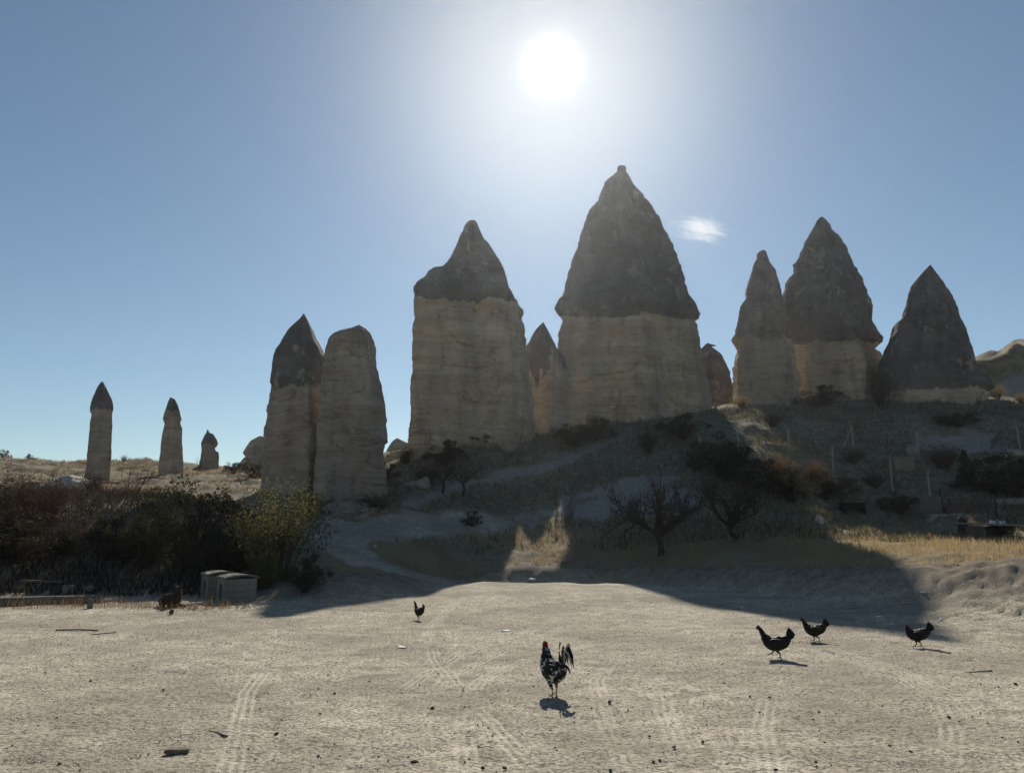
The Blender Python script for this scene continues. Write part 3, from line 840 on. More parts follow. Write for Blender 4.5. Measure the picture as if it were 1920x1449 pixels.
def grow(rng, p, d, length, r, level, maxl, out, tips, up=0.15, bend=0.25, kids=(3, 5), ratio=0.62, spread=0.7):
    n = 4
    p = np.array(p, float); d = np.array(d, float)
    pts = [p.copy()]
    for i in range(n):
        d = d + rng.normal(size=3) * bend + np.array([0, 0, up])
        d /= np.linalg.norm(d)
        p = p + d * length / n
        pts.append(p.copy())
    for i in range(n):
        ra = r * (1 - 0.55 * i / n); rb_ = r * (1 - 0.55 * (i + 1) / n)
        out.append((pts[i], pts[i + 1], ra, rb_, level))
    tips.append((pts[-1], level))
    if level >= maxl:
        for q in pts[1:]:
            tips.append((q, level))
        return
    for k in range(rng.integers(kids[0], kids[1] + 1)):
        i = rng.integers(1, n + 1) if k else n
        base = pts[i]
        dd = d + rng.normal(size=3) * spread
        dd /= np.linalg.norm(dd)
        grow(rng, base, dd, length * ratio * rng.uniform(.75, 1.2), r * 0.44 * (1.15 if i < n else 1), level + 1, maxl, out, tips, up, bend, kids, ratio, spread)

def norm_height(parts, width=None):
    zt = max(v[:, 2].max() for v in parts)
    return [v / zt for v in parts]

def segs_mesh(name, segs, scale, sides=3):
    V, Q = tubes([s[0] for s in segs], [s[1] for s in segs], np.array([s[2] for s in segs]), np.array([s[3] for s in segs]), sides)
    return V * scale, Q

def twig_shrub(seed, stems=16, leafn=0, leafsize=0.03, spread=0.5, maxl=2, r=0.012, up=0.12, w=1.0):
    """multi-stemmed shrub of unit height: returns mesh data for stems and foliage"""
    rng = np.random.default_rng(seed)
    segs, tips = [], []
    for k in range(stems):
        a = rng.uniform(0, 2 * math.pi); t = rng.uniform(0.1, 1) ** .7 * spread
        d = np.array([math.cos(a) * t * w, math.sin(a) * t * w, 1.0]); d /= np.linalg.norm(d)
        grow(rng, (math.cos(a) * .08 * w, math.sin(a) * .08 * w, -0.03), d, rng.uniform(.38, .62), r * rng.uniform(.7, 1.3), 0, maxl, segs, tips, up=up, bend=0.16, kids=(2, 4), ratio=.62, spread=.45)
    zt = max(s[1][2] for s in segs)
    V, Q = segs_mesh('s', segs, 1 / zt)
    me = mesh_np('stems', V, quads=Q)
    lm = None
    if leafn:
        tp = np.array([q[0] for q in tips]) / zt
        c = tp[rng.integers(0, len(tp), leafn)] + rng.normal(size=(leafn, 3)) * 0.05
        c[:, 2] = np.abs(c[:, 2])
        LV, LQ = leaves(c, leafsize * rng.uniform(.6, 1.4, leafn), rng)
        lm = mesh_np('foliage', LV, quads=LQ, smooth_shade=False)
    return me, lm

def round_bush(seed, leafn=4200, leafsize=0.024, w=0.6, clumps=26):
    """close bush of unit height built from many leafy clumps on short stems"""
    rng = np.random.default_rng(seed)
    segs, cs = [], []
    for k in range(clumps):
        a = rng.uniform(0, 2 * math.pi); rr_ = math.sqrt(rng.uniform(0, 1)) * w
        h = (1 - (rr_ / w) ** 2 * rng.uniform(.45, .9)) * rng.uniform(.45, 1.0)
        tip = np.array([math.cos(a) * rr_, math.sin(a) * rr_, max(h, .12)])
        mid = tip * np.array([.45, .45, .55]) + rng.normal(size=3) * .03
        segs += [(np.array([0, 0, -.05]) + rng.normal(size=3) * np.array([.05, .05, 0]), mid, .014, .009, 0), (mid, tip, .009, .003, 1)]
        for j in range(3):
            e = tip + rng.normal(size=3) * np.array([.12, .12, .1]); segs.append((mid * .4 + tip * .6, e, .005, .002, 2))
        m = leafn // clumps
        rad = rng.uniform(.07, .16)
        q = rng.normal(size=(m, 3)); q /= np.linalg.norm(q, axis=1, keepdims=True)
        q = q * rad * rng.uniform(.2, 1, (m, 1)) ** .5 * np.array([1.1, 1.1, .9]) + tip * np.array([1, 1, .9])
        low = mid + rng.normal(size=(m // 2, 3)) * .09
        cs += [q, low]
    c = np.concatenate(cs); c[:, 2] = np.abs(c[:, 2])
    c = c / np.percentile(c[:, 2], 99.5)
    V, Q = segs_mesh('s', segs, 1.0)
    LV, LQ = leaves(c, leafsize * rng.uniform(.5, 1.4, len(c)), rng)
    return mesh_np('stems', V, quads=Q), mesh_np('foliage', LV, quads=LQ, smooth_shade=False)

M_BARK = simple_mat('bark_grey_brown', (0.028, 0.024, 0.02), (0.06, 0.05, 0.042), 9, bump=0.5)
M_TWIG = simple_mat('twig_brown', (0.03, 0.024, 0.02), (0.065, 0.05, 0.038), 5)
M_TWIGR = simple_mat('twig_red_brown', (0.085, 0.042, 0.03), (0.15, 0.08, 0.055), 5)
M_LEAFD = simple_mat('leaf_dark', (0.030, 0.031, 0.021), (0.072, 0.068, 0.042), 3, trans=(0.035, 0.035, 0.015))
M_LEAFB = simple_mat('leaf_brown', (0.032, 0.026, 0.019), (0.068, 0.05, 0.034), 3, trans=(0.05, 0.032, 0.018))
M_LEAFO = simple_mat('leaf_olive', (0.048, 0.052, 0.026), (0.10, 0.10, 0.046), 3, trans=(0.135, 0.125, 0.045))
M_LEAFA = simple_mat('leaf_autumn', (0.12, 0.065, 0.028), (0.22, 0.135, 0.06), 3, trans=(0.22, 0.115, 0.04))
M_LEAFY = simple_mat('leaf_yellow', (0.22, 0.17, 0.05), (0.36, 0.28, 0.09), 3, trans=(0.42, 0.31, 0.09))
M_FIR = simple_mat('needles', (0.03, 0.04, 0.025), (0.07, 0.085, 0.05), 3, trans=(0.05, 0.06, 0.02))

PROTO = {
 'bare': [twig_shrub(s, 15, 0, spread=.55, maxl=2, r=.011) for s in (1, 2, 3)],
 'thicket': [twig_shrub(s, 42, 2200, .016, spread=.6, maxl=2, r=.011) for s in (4, 5, 6)],
 'leafy': [twig_shrub(s, 26, 5200, .016, spread=.62, maxl=2, r=.010) for s in (7, 8)],
 'bush': [round_bush(s) for s in (9, 10, 11, 12)],
 'stalks': [twig_shrub(s, 12, 60, .03, spread=.35, maxl=1, r=.012, up=.05) for s in (13, 14)],
}
_cnt = {}
def shrub(kind, px, pyb, pyt, label, name='shrub', wid=1.0, mats=(M_TWIG, M_LEAFD), group=None, Y=None, var=None, cat='shrub', sink=0.0):
    g = G(px, pyb) if Y is None else GY(px, Y)
    f = g.y * cp + (g.z - CAMZ) * sp
    h = (pyb - pyt) / FPX * f * 1.0
    k = _cnt.get(kind, 0) if var is None else var
    _cnt[kind] = k + 1
    st, lf = PROTO[kind][k % len(PROTO[kind])]
    root = empty(name, label, cat, (g.x, g.y, g.z - sink * h), random.uniform(0, 6.28), (h * wid, h * wid, h), group)
    for nm, me, mt in (('stems', st, mats[0]), ('foliage', lf, mats[1])):
        if me is None:
            continue
        if not me.materials:
            me.materials.append(mt)
        o = bpy.data.objects.new(nm, me)
        COL.objects.link(o); o.parent = root
        o.material_slots[0].link = 'OBJECT'
        o.material_slots[0].material = mt
    return root

GL = 'shrubs on the left bank'
RB = (M_TWIGR, M_LEAFB)
DK = (M_TWIG, M_LEAFD)
shrub('thicket', 22, 985, 868, 'tall reddish twiggy shrub at the left edge of the picture', mats=RB, group=GL, wid=1.0)
shrub('thicket', 85, 985, 880, 'reddish twiggy shrub just left of the pale boulder', mats=RB, group=GL, wid=1.1)
shrub('bare', 60, 975, 858, 'thin bare saplings rising above the reddish shrubs', mats=(M_TWIGR, M_LEAFB), group=GL, wid=.6)
shrub('thicket', 172, 952, 903, 'small rounded reddish shrub just right of the pale boulder', mats=RB, group=GL, wid=1.2, Y=31)
shrub('bare', 245, 945, 868, 'open leafless shrub between the two thin pillars', mats=RB, group=GL, wid=1.0, Y=30)
shrub('thicket', 305, 1010, 915, 'dark thicket below the second thin pillar', mats=DK, group=GL, wid=1.05)
shrub('bush', 358, 1060, 908, 'tall dark bush at the middle of the left bank', mats=DK, group=GL, wid=1.0)
shrub('thicket', 418, 1060, 935, 'dark thicket touching the olive leafed bush', mats=DK, group=GL, wid=.9)
shrub('thicket', 275, 1062, 945, 'dark brush halfway up the left bank behind the dog', mats=DK, group=GL, wid=1.1)
shrub('bush', 30, 1050, 955, 'dark low bush at the left edge, under the reddish shrub', mats=(M_TWIG, M_LEAFB), group=GL, wid=1.3)
shrub('thicket', 120, 1040, 960, 'brown brush on the bank below the pale boulder', mats=(M_TWIG, M_LEAFB), group=GL, wid=1.3)
shrub('bush', 205, 1050, 968, 'dark bush on the bank below the small rounded shrub', mats=DK, group=GL, wid=1.1)
shrub('stalks', 330, 1090, 1015, 'pale upright stalks at the foot of the left bank, left of the kennels', mats=(M_TWIG, M_LEAFD), group=GL, wid=1.0)
shrub('stalks', 380, 1082, 985, 'upright stalks on the bank directly behind the kennels', mats=(M_TWIG, M_LEAFD), group=GL, wid=1.0)
shrub('bush', 450, 1075, 1000, 'dark bush rising behind the kennel roofs', mats=DK, group=GL, wid=1.0)
shrub('bush', -90, 1040, 900, 'dark bush beyond the left edge of the yard', mats=DK, group=GL, wid=1.1)

shrub('leafy', 512, 1088, 872, 'big olive leafed bush with backlit yellowish leaves beside the road', name='leafy_bush', mats=(M_TWIG, M_LEAFO), wid=.85, cat='bush')
shrub('bush', 492, 1106, 1035, 'small rusty green bush at the corner of the front kennel', name='leafy_bush', mats=(M_TWIGR, M_LEAFO), wid=.9, cat='bush')
shrub('bush', 572, 1112, 1042, 'dark round bush on the slope left of the road', name='leafy_bush', mats=DK, wid=.95, cat='bush')
shrub('thicket', 580, 985, 925, 'leafy scrub at the foot of the round-topped tower', mats=(M_TWIG, M_LEAFO), wid=.9, Y=33)

GH = 'shrubs on the hillside'
shrub('bare', 968, 835, 782, 'leafless little tree against the foot of the knobbed chimney', mats=DK, group=GH, wid=1.1, var=1)
shrub('bush', 1075, 838, 795, 'dense dark bush at the left foot of the tallest chimney', mats=DK, group=GH, wid=1.3)
shrub('bush', 1120, 825, 780, 'dark bush in front of the middle of the tallest chimney', mats=DK, group=GH, wid=1.1)
shrub('thicket', 1215, 850, 790, 'loose grey shrub below the right side of the tallest chimney', mats=DK, group=GH, wid=.9)
shrub('bush', 835, 872, 825, 'dark bush at the left foot of the knobbed chimney', mats=DK, group=GH, wid=1.2)
shrub('thicket', 760, 870, 832, 'brown shrub in the gap beside the round-topped tower', mats=RB, group=GH, wid=1.3)
shrub('thicket', 800, 910, 862, 'grey thicket on the slope right of the round-topped tower', mats=DK, group=GH, wid=1.5)
shrub('bush', 720, 905, 866, 'dark bush against the right foot of the round-topped tower', mats=DK, group=GH, wid=1.2)
shrub('thicket', 700, 965, 918, 'low thicket where the road meets the round-topped tower', mats=DK, group=GH, wid=1.8)
shrub('bush', 900, 838, 812, 'low bush at the middle of the knobbed chimney', mats=DK, group=GH, wid=1.4)
shrub('bush', 885, 985, 955, 'low dark bush at the left end of the pale bare patch', mats=DK, group=GH, wid=.9)
shrub('stalks', 1068, 972, 930, 'reddish many-stemmed shrub in front of the pale bare patch', mats=RB, group=GH, wid=1.0)
shrub('bare', 1045, 968, 912, 'thin sapling with a few pale leaves at its tip', mats=(M_TWIG, M_LEAFY), group=GH, wid=.35)
shrub('thicket', 1390, 768, 742, 'sunlit scrub at the foot of the slimmer twin chimney', mats=(M_TWIG, M_LEAFY), group=GH, wid=1.5, Y=58)
shrub('bush', 1540, 772, 728, 'dark bush in front of the taller twin chimney', mats=DK, group=GH, wid=1.5, Y=58)
shrub('bare', 1655, 764, 692, 'leafless rounded shrub between the twin chimneys and the dark cone', mats=DK, group=GH, wid=1.0, Y=58, var=2)
shrub('thicket', 1650, 764, 705, 'thin leaved shrub right behind the leafless rounded one', mats=DK, group=GH, wid=.9, Y=59)
shrub('thicket', 1870, 765, 735, 'yellow leafed shrub at the right foot of the dark cone', mats=(M_TWIG, M_LEAFY), group=GH, wid=1.3, Y=60)
shrub('thicket', 1915, 768, 745, 'golden shrub at the right edge, on the hill crest', mats=(M_TWIG, M_LEAFY), group=GH, wid=1.3, Y=58)
shrub('bush', 1280, 822, 775, 'wide low dark bush on the crest right of the tallest chimney', mats=DK, group=GH, wid=1.5)
shrub('thicket', 1305, 885, 840, 'dark thicket on the slope behind the bare tree', mats=DK, group=GH, wid=1.3)
shrub('bush', 1352, 895, 815, 'big dark bush left of the autumn coloured one', mats=DK, group=GH, wid=1.1)
shrub('bush', 1412, 915, 855, 'dark bush behind the spreading tree', mats=DK, group=GH, wid=1.3)
shrub('bush', 1480, 940, 880, 'dark bush under the autumn coloured one', mats=DK, group=GH, wid=1.5)
shrub('bush', 1545, 935, 885, 'dark bush under the lower fence', mats=DK, group=GH, wid=1.5)
shrub('thicket', 1455, 890, 838, 'rusty autumn shrub caught by the sun beside the lower fence', mats=(M_TWIGR, M_LEAFA), group=GH, wid=1.2, Y=43.5)
shrub('thicket', 1530, 892, 842, 'autumn coloured shrub with a sunlit net of twigs, by the upper fence', mats=(M_TWIGR, M_LEAFA), group=GH, wid=1.4, Y=43.5)
shrub('bush', 1690, 965, 922, 'dark shrub left of the board fence', mats=DK, group=GH, wid=1.3)
shrub('thicket', 1770, 880, 825, 'reddish shrub between the upper fence and the little fir', mats=(M_TWIGR, M_LEAFB), group=GH, wid=1.4)
shrub('bush', 1860, 925, 850, 'large dark bush right of the little fir', mats=DK, group=GH, wid=1.3)
shrub('bush', 1915, 930, 860, 'large dark bush at the right edge above the low wall', mats=DK, group=GH, wid=1.1)
shrub('thicket', 1640, 915, 880, 'thin brown brush between the lower fence posts', mats=DK, group=GH, wid=1.6)
shrub('thicket', 1450, 800, 765, 'grey brush on the slope under the slimmer twin chimney', mats=DK, group=GH, wid=1.6)
shrub('bush', 1800, 800, 772, 'low dark brush on the slope under the dark cone', mats=DK, group=GH, wid=2.0)
shrub('thicket', 1600, 870, 838, 'low brown brush by the braced fence post', mats=DK, group=GH, wid=1.8)
shrub('bush', 1880, 1010, 975, 'dry weeds beside the roofed shelter', mats=(M_TWIG, M_LEAFB), group=GH, wid=1.0)
GR = 'shrubs on the skyline ridge'
shrub('bush', 8, 868, 852, 'dark round shrub on the skyline at the left edge', mats=DK, group=GR, Y=78)
shrub('bush', 55, 866, 855, 'little shrub on the skyline, second from the left edge', mats=DK, group=GR, Y=78)
shrub('thicket', 232, 866, 852, 'little shrub on the skyline between the two thin pillars', mats=DK, group=GR, Y=78)
shrub('bare', 374, 880, 848, 'tiny leafless tree beside the notched rock stub', mats=DK, group=GR, Y=70, wid=.6)
shrub('bush', 440, 888, 868, 'dark shrub on the ridge right of the notched rock stub', mats=DK, group=GR, Y=66, wid=1.3)
shrub('bush', 470, 905, 868, 'dark bush against the low lumpy outcrop', mats=DK, group=GR, Y=55, wid=1.2)

# ---- trees with a trunk
def bare_tree(label, px, pyb, pyt, seed, trunk_h, limbs, wid, leafn=0, lmat=M_LEAFD, lean=(0, 0), name='bare_tree', maxl=3, mat=M_BARK, fork=0.75, lsize=.03):
    rng = np.random.default_rng(seed)
    g = G(px, pyb)
    H = (pyb - pyt) / FPX * (g.y * cp + (g.z - CAMZ) * sp)
    segs, tips = [], []
    th = trunk_h * H
    top = np.array([lean[0] * th, lean[1] * th, th]); mid = top * .5 + np.array([rng.normal() * .03 * H, 0, 0])
    r = 0.034 * H
    trunk = [(np.array([0, 0, -.15]), np.array([0, 0, .08 * H]), r * 1.5, r * 1.05, 0), (np.array([0, 0, .08 * H]), mid, r * 1.05, r * .95, 0), (mid, top, r * .95, r * .9, 0)]
    for k in range(limbs):
        a = 2 * math.pi * (k + rng.uniform(-.2, .2)) / limbs
        d = np.array([math.cos(a) * fork * wid, math.sin(a) * fork * wid * .8, rng.uniform(.45, 1.0)]); d /= np.linalg.norm(d)
        grow(rng, top - np.array([0, 0, rng.uniform(0, .06) * H]), d, H * rng.uniform(.34, .47), r * .72, 1, maxl + 1, segs, tips, up=.075, bend=.15, kids=(4, 5), ratio=.60, spread=.62)
    zt = max(s[1][2] for s in segs)
    k = H / zt
    for s in segs:
        s[0][2] = (s[0][2] - th) * (H - th) / (zt - th) + th if s[0][2] > th else s[0][2]
        s[1][2] = (s[1][2] - th) * (H - th) / (zt - th) + th if s[1][2] > th else s[1][2]
    root = empty(name, label, 'tree', g, 0)
    big = [s for s in segs if s[4] <= 2]; small = [s for s in segs if s[4] > 2]
    V, Q = segs_mesh('t', trunk + big, 1.0, 7)
    add_obj('trunk', mesh_np('trunk', V, quads=Q), mat, root)
    V, Q = segs_mesh('t', small, 1.0, 3)
    if leafn:
        tp = np.array([q[0] for q in tips])
        c = tp[rng.integers(0, len(tp), leafn)] + rng.normal(size=(leafn, 3)) * .04 * H
        LV, LQ = leaves(c, lsize * H * rng.uniform(.6, 1.4, leafn), rng)
        n0 = len(V)
        V = np.concatenate([V, LV]); Q = np.concatenate([Q, LQ + n0])
        me = mesh_np('crown', V, quads=Q, smooth_shade=False)
        o = add_obj('crown', me, [M_TWIG, lmat], root)
        mi = np.zeros(len(Q), np.int32); mi[-len(LQ):] = 1
        me.polygons.foreach_set('material_index', mi)
    else:
        add_obj('crown', mesh_np('crown', V, quads=Q), M_TWIG, root)
    return root
bare_tree('leafless fruit tree with leaning trunk on the dry grass', 1240, 1042, 878, 21, .25, 9, 1.25, 500, lean=(-.14, 0), lsize=.012)
bare_tree('spreading dark tree with a short forked trunk behind the leafless fruit tree', 1378, 1016, 878, 22, .24, 8, 1.25, 500, lean=(-.1, 0), lsize=.016, name='spreading_tree')
bare_tree('slim dark young tree on the path, left of the pair', 831, 925, 862, 23, .35, 5, .7, 300, lsize=.022, name='young_tree', maxl=2)
bare_tree('slim dark young tree on the path, right of the pair', 868, 930, 862, 24, .35, 5, .8, 300, lsize=.022, name='young_tree', maxl=2)

def fir():
    g = G(1815, 918)
    H = 72 / FPX * g.y * 1.02
    rng = np.random.default_rng(5)
    root = empty('fir_tree', 'little pale fir tree behind the picket fence', 'tree', g)
    V, Q = tubes([(0, 0, -.1)], [(0, 0, H)], [.03 * H], [.004 * H], 6)
    add_obj('trunk', mesh_np('trunk', V, quads=Q), M_BARK, root)
    cs = []; p0 = []; p1 = []
    for k in range(16):
        z = H * (.1 + .86 * k / 15); R_ = .30 * H * (1 - k / 16.5)
        for j in range(7):
            a = rng.uniform(0, 6.28)
            e = np.array([math.cos(a) * R_, math.sin(a) * R_, z - .12 * R_])
            p0.append((0, 0, z)); p1.append(e)
            t = rng.uniform(.15, 1, 26)[:, None]
            cs.append(np.array([0, 0, z]) * (1 - t) + e * t + rng.normal(size=(26, 3)) * .018 * H)
    c = np.concatenate(cs)
    LV, LQ = leaves(c, .03 * H * rng.uniform(.6, 1.3, len(c)), rng)
    V, Q = tubes(p0, p1, np.full(len(p0), .008 * H), np.full(len(p0), .002 * H))
    me = mesh_np('crown', np.concatenate([LV, V]), quads=np.concatenate([LQ, Q + len(LV)]), smooth_shade=False)
    add_obj('crown', me, [M_FIR, M_BARK], root)
    mi = np.zeros(len(LQ) + len(Q), np.int32); mi[len(LQ):] = 1
    me.polygons.foreach_set('material_index', mi)
fir()

# ---- grass and scrub: uncountable cover
def blades(x, y, h, w, rng, name, mat, bendy=0.5):
    n = len(x)
    z = ground_z(x, y) - 0.03
    a = rng.uniform(0, 2 * math.pi, n); b = rng.uniform(0, 2 * math.pi, n)
    ax, ay = np.cos(a) * w / 2, np.sin(a) * w / 2
    bx, by = np.cos(b) * h * bendy * rng.uniform(.2, 1, n), np.sin(b) * h * bendy * rng.uniform(.2, 1, n)
    V = np.stack([np.stack([x - ax, y - ay, z], 1), np.stack([x + ax, y + ay, z], 1),
                  np.stack([x + ax * .7 + bx * .35, y + ay * .7 + by * .35, z + h * .6], 1), np.stack([x - ax * .7 + bx * .35, y - ay * .7 + by * .35, z + h * .6], 1),
                  np.stack([x + bx, y + by, z + h * .97], 1)], 1).reshape(-1, 3)
    k = np.arange(n) * 5
    q = np.stack([k, k + 1, k + 2, k + 3], 1); t = np.stack([k + 3, k + 2, k + 4], 1)
    o = add_obj(name, mesh_np(name, V, quads=q, tris=t, smooth_shade=False), mat, None, 'stuff')
    return o
M_STRAW = simple_mat('straw', (0.21, 0.165, 0.10), (0.44, 0.36, 0.225), 2, trans=(0.44, 0.325, 0.165))
M_BRUSH = simple_mat('dead_brush', (0.032, 0.026, 0.02), (0.075, 0.056, 0.04), 1, trans=(0.04, 0.03, 0.02))
M_SCRUB = simple_mat('dry_scrub', (0.095, 0.092, 0.068), (0.25, 0.225, 0.155), 1, trans=(0.10, 0.085, 0.045))
M_WEED = simple_mat('dry_weed', (0.12, 0.08, 0.045), (0.28, 0.20, 0.11), 2, trans=(0.22, 0.14, 0.06))
def scatter(n, x0, x1, y0, y1, keep, rng):
    x = rng.uniform(x0, x1, n); y = rng.uniform(y0, y1, n)
    k = keep(x, y)
    return x[k], y[k]
rg = np.random.default_rng(77)
def clear(x, y):
    return (polydist(x, y, ROAD)[0] > 1.5) & (polydist(x, y, PATH)[0] > .7) & ~in_poly(x, y, PALE) & ~in_poly(x, y, PALE2)
def kfield(x, y):
    return (y > np.interp(x, BX, BT) + .15) & (x > -4.5 + 0 * y) & clear(x, y) & (vnoise(x * .5, y * .5, seed=8) + .9 * vnoise(x * 1.6, y * 1.6, seed=9) + .75 * rg.uniform(0, 1, len(x)) > .12)
x, y = scatter(120000, -5, 32, 17, 40, kfield, rg)
o = blades(x, y, rg.uniform(.08, .42, len(x)) * (.75 + .45 * vnoise(x * .9, y * .9, seed=12)), rg.uniform(.008, .024, len(x)), rg, 'dry_grass', M_STRAW)
o['label'] = 'dry golden grass on the terrace'
def khill(x, y):
    f = (x / (y + 1e-6))
    return (y > np.interp(x, BX, BT) + 3.0) & clear(x, y) & (vnoise(x * .35, y * .35, seed=18) + rg.uniform(0, 1, len(x)) > .2) & (f > -.28)
x, y = scatter(60000, -12, 46, 32, 58, khill, rg)
o = blades(x, y, rg.uniform(.12, .42, len(x)), rg.uniform(.03, .08, len(x)), rg, 'scrub', M_SCRUB, .9)
o['label'] = 'dark low scrub covering the hillside'
def kleft(x, y):
    return (y > np.interp(x, BX, BF) + .8) & (x < -6.9 - (y - 21) * .22)
x, y = scatter(26000, -24, -4, 20.5, 31, kleft, rg)
o = blades(x, y, rg.uniform(.1, .5, len(x)), rg.uniform(.015, .04, len(x)), rg, 'undergrowth', M_BRUSH, 1.1)
o['label'] = 'dark brown undergrowth on the left bank'
x, y = scatter(26000, -52, -9, 31, 84, lambda x, y: (x < -9 - (y - 31) * .1) & (vnoise(x * .2, y * .3, seed=28) > -.1), rg)
o = blades(x, y, rg.uniform(.12, .35, len(x)), rg.uniform(.03, .08, len(x)), rg, 'ridge_grass', M_WEED, .8)
o['label'] = 'dry grass on the ridge behind the left bank'
wl = [G(a, b) for a, b in ((0, 1140), (100, 1138), (180, 1135), (260, 1138), (330, 1142), (420, 1140))]
x = []; y = []
for w_ in wl:
    x.append(rg.normal(w_.x, .55, 170)); y.append(rg.normal(w_.y, .28, 170))
x = np.concatenate(x); y = np.concatenate(y)
o = blades(x, y, rg.uniform(.06, .28, len(x)) * (1 + (rg.uniform(0, 1, len(x)) > .93)), rg.uniform(.006, .014, len(x)), rg, 'dry_weeds', M_WEED, .6)
o['label'] = 'dry weeds along the left edge of the yard'

# ------------------------------------------------------------------ stones and loose bits
def lump(name, size, seed, mat, flat=(1, 1, .7), sub=3, rough=.25, parent=None, me_only=False):
    bm = bmesh.new()
    bmesh.ops.create_icosphere(bm, subdivisions=sub, radius=1.0)
    co = np.array([v.co for v in bm.verts])
    d = 1 + rough * fbm(co[:, 0] * 1.1 + seed * 3.1, co[:, 1] * 1.1, co[:, 2] * 1.1, oct=4, seed=seed)
    co = co * d[:, None] * np.array(flat) * size
    for v, c in zip(bm.verts, co):
        v.co = c
    me = bpy.data.meshes.new(name); bm.to_mesh(me); bm.free()
    me.polygons.foreach_set('use_smooth', np.full(len(me.polygons), True))
    if me_only:
        return me
    return add_obj(name, me, mat, parent)
M_STONE = simple_mat('stone_grey', (0.16, 0.14, 0.12), (0.34, 0.31, 0.26), 4, bump=.6)
M_PALE = simple_mat('tuff_pale', (0.36, 0.32, 0.27), (0.52, 0.48, 0.41), 1.4, bump=.8, bumpdist=.1)
M_CLOD = simple_mat('dark_clod', (0.05, 0.045, 0.04), (0.12, 0.10, 0.085), 30, bump=.6)
M_WHITE = simple_mat('white_scrap', (0.62, 0.61, 0.58), (0.8, 0.8, 0.78), 20)
def boulder(label, px, py, Y, w_px, h_px, seed, mat=M_PALE, name='boulder', group='pale rocks', rough=.3):
    g = G(px, py) if Y is None else GY(px, Y)
    k = (g.y * cp + (g.z - CAMZ) * sp) / FPX
    o = lump(name, 1.0, seed, mat, (w_px * k / 2, w_px * k / 2 * .8, h_px * k * .8), 4, rough)
    o.location = g
    return tag(o, label, 'rock', group)
boulder('pale rounded rock mound among the reddish shrubs on the left', 128, 945, 34, 84, 34, 3)
boulder('grey rock on the slope right of the round-topped tower', 785, 912, None, 50, 18, 4, M_STONE)
boulder('pale rock under the braced fence post', 1708, 848, None, 28, 20, 5, M_STONE)
boulder('flat pale rock at the right edge below the crest', 1893, 856, None, 62, 14, 6, M_STONE)
boulder('round pale stone at the back of the dry grass', 1536, 980, None, 18, 12, 7, M_PALE)
boulder('rubble heap at the foot of the round-topped tower', 668, 958, 35.0, 110, 24, 8, M_TAN2, rough=.4)
boulder('small white stone lying on the dirt road', 703, 1026, None, 9, 6, 9, M_PALE)
boulder('small pale stone at the foot of the left bank', 230, 1110, None, 12, 7, 10, M_STONE)
boulder('loose rubble stone beside the plank on the left', 68, 1108, None, 16, 8, 11, M_STONE)
boulder('grey rubble stone in front of the plank on the left', 90, 1112, None, 12, 6, 12, M_STONE)
boulder('rough stone holding up the left end of the plank', 38, 1103, None, 22, 9, 13, M_STONE)

CLODS = [(777,1433,16),(905,1442,10),(946,1442,9),(518,1378,11),(1143,1317,8),(811,1329,8),(899,1296,7),(1032,1371,6),(1041,1403,5),(1167,1378,6),(1218,1381,6),(1237,1426,7),(1264,1402,8),(1145,1446,8),(1455,1445,8),(1318,1392,9),(1406,1307,6),(1443,1308,6),(1535,1335,6),(1667,1362,8),(1668,1400,8),(1708,1411,7),(1546,1393,6),(1530,1430,7),(1853,1358,7),(1904,1284,9),(1779,1346,7),(1637,1303,6),(1358,1282,5),(693,1279,6),(687,1287,5),(1225,1430,6),(112,1434,9),(22,1400,7),(170,1278,6),(306,1294,6),(22,1376,6),(627,1302,7),(665,1275,5),(1000,1287,5)]
clod_me = [lump('clod', 1.0, s, M_CLOD, (1, .9, .75), 2, .4, me_only=True) for s in (31, 32, 33)]
for me in clod_me:
    me.materials.append(M_CLOD)
for i, (a, b, s) in enumerate(CLODS):
    g = G(a, b)
    o = bpy.data.objects.new('clod', clod_me[i % 3]); COL.objects.link(o)
    r = s / 2 / FPX * g.y * .88
    o.location = g + Vector((0, 0, r * .35)); o.scale = (r, r, r * .85); o.rotation_euler = (0, 0, i * 1.3)
    tag(o, {777: 'largest dark clod at the bottom edge of the yard', 518: 'dark clod right of the wooden wedge', 1143: 'dark clod just right of the rooster shadow', 1904: 'dark clod at the right edge of the yard'}.get(a, 'small dark clod of earth lying on the dusty yard'), 'clod', 'dark clods on the yard')
# gravel: thousands of grains, one cover
def gravel():
    n = 15000
    x = rg.uniform(-11, 12, n); y = 4.2 + rg.uniform(0, 1, n) ** 1.25 * 15
    s = .004 + .009 * rg.uniform(0, 1, n) ** 5
    keep = (np.abs(x) < .9 * y + 1) & (y < np.interp(x, BX, BF))
    x, y, s = x[keep], y[keep], s[keep]; n = len(x)
    z = ground_z(x, y) + s * .3
    oc = np.array([(1, 0, 0), (0, 1, 0), (-1, 0, 0), (0, -1, 0), (0, 0, .8), (0, 0, -.8)], float)
    V = oc[None] * s[:, None, None] * rg.uniform(.6, 1.3, (n, 6, 1)) + np.stack([x, y, z], 1)[:, None]
    f = np.array([(0, 1, 4), (1, 2, 4), (2, 3, 4), (3, 0, 4), (1, 0, 5), (2, 1, 5), (3, 2, 5), (0, 3, 5)])
    T = (np.arange(n) * 6)[:, None, None] + f[None]
    o = add_obj('gravel', mesh_np('gravel', V.reshape(-1, 3), tris=T.reshape(-1, 3), smooth_shade=False), simple_mat('gravel_mix', (0.07, 0.06, 0.05), (0.30, 0.27, 0.22), 8), None, 'stuff')
    o['label'] = 'fine gravel strewn over the dusty yard'
gravel()
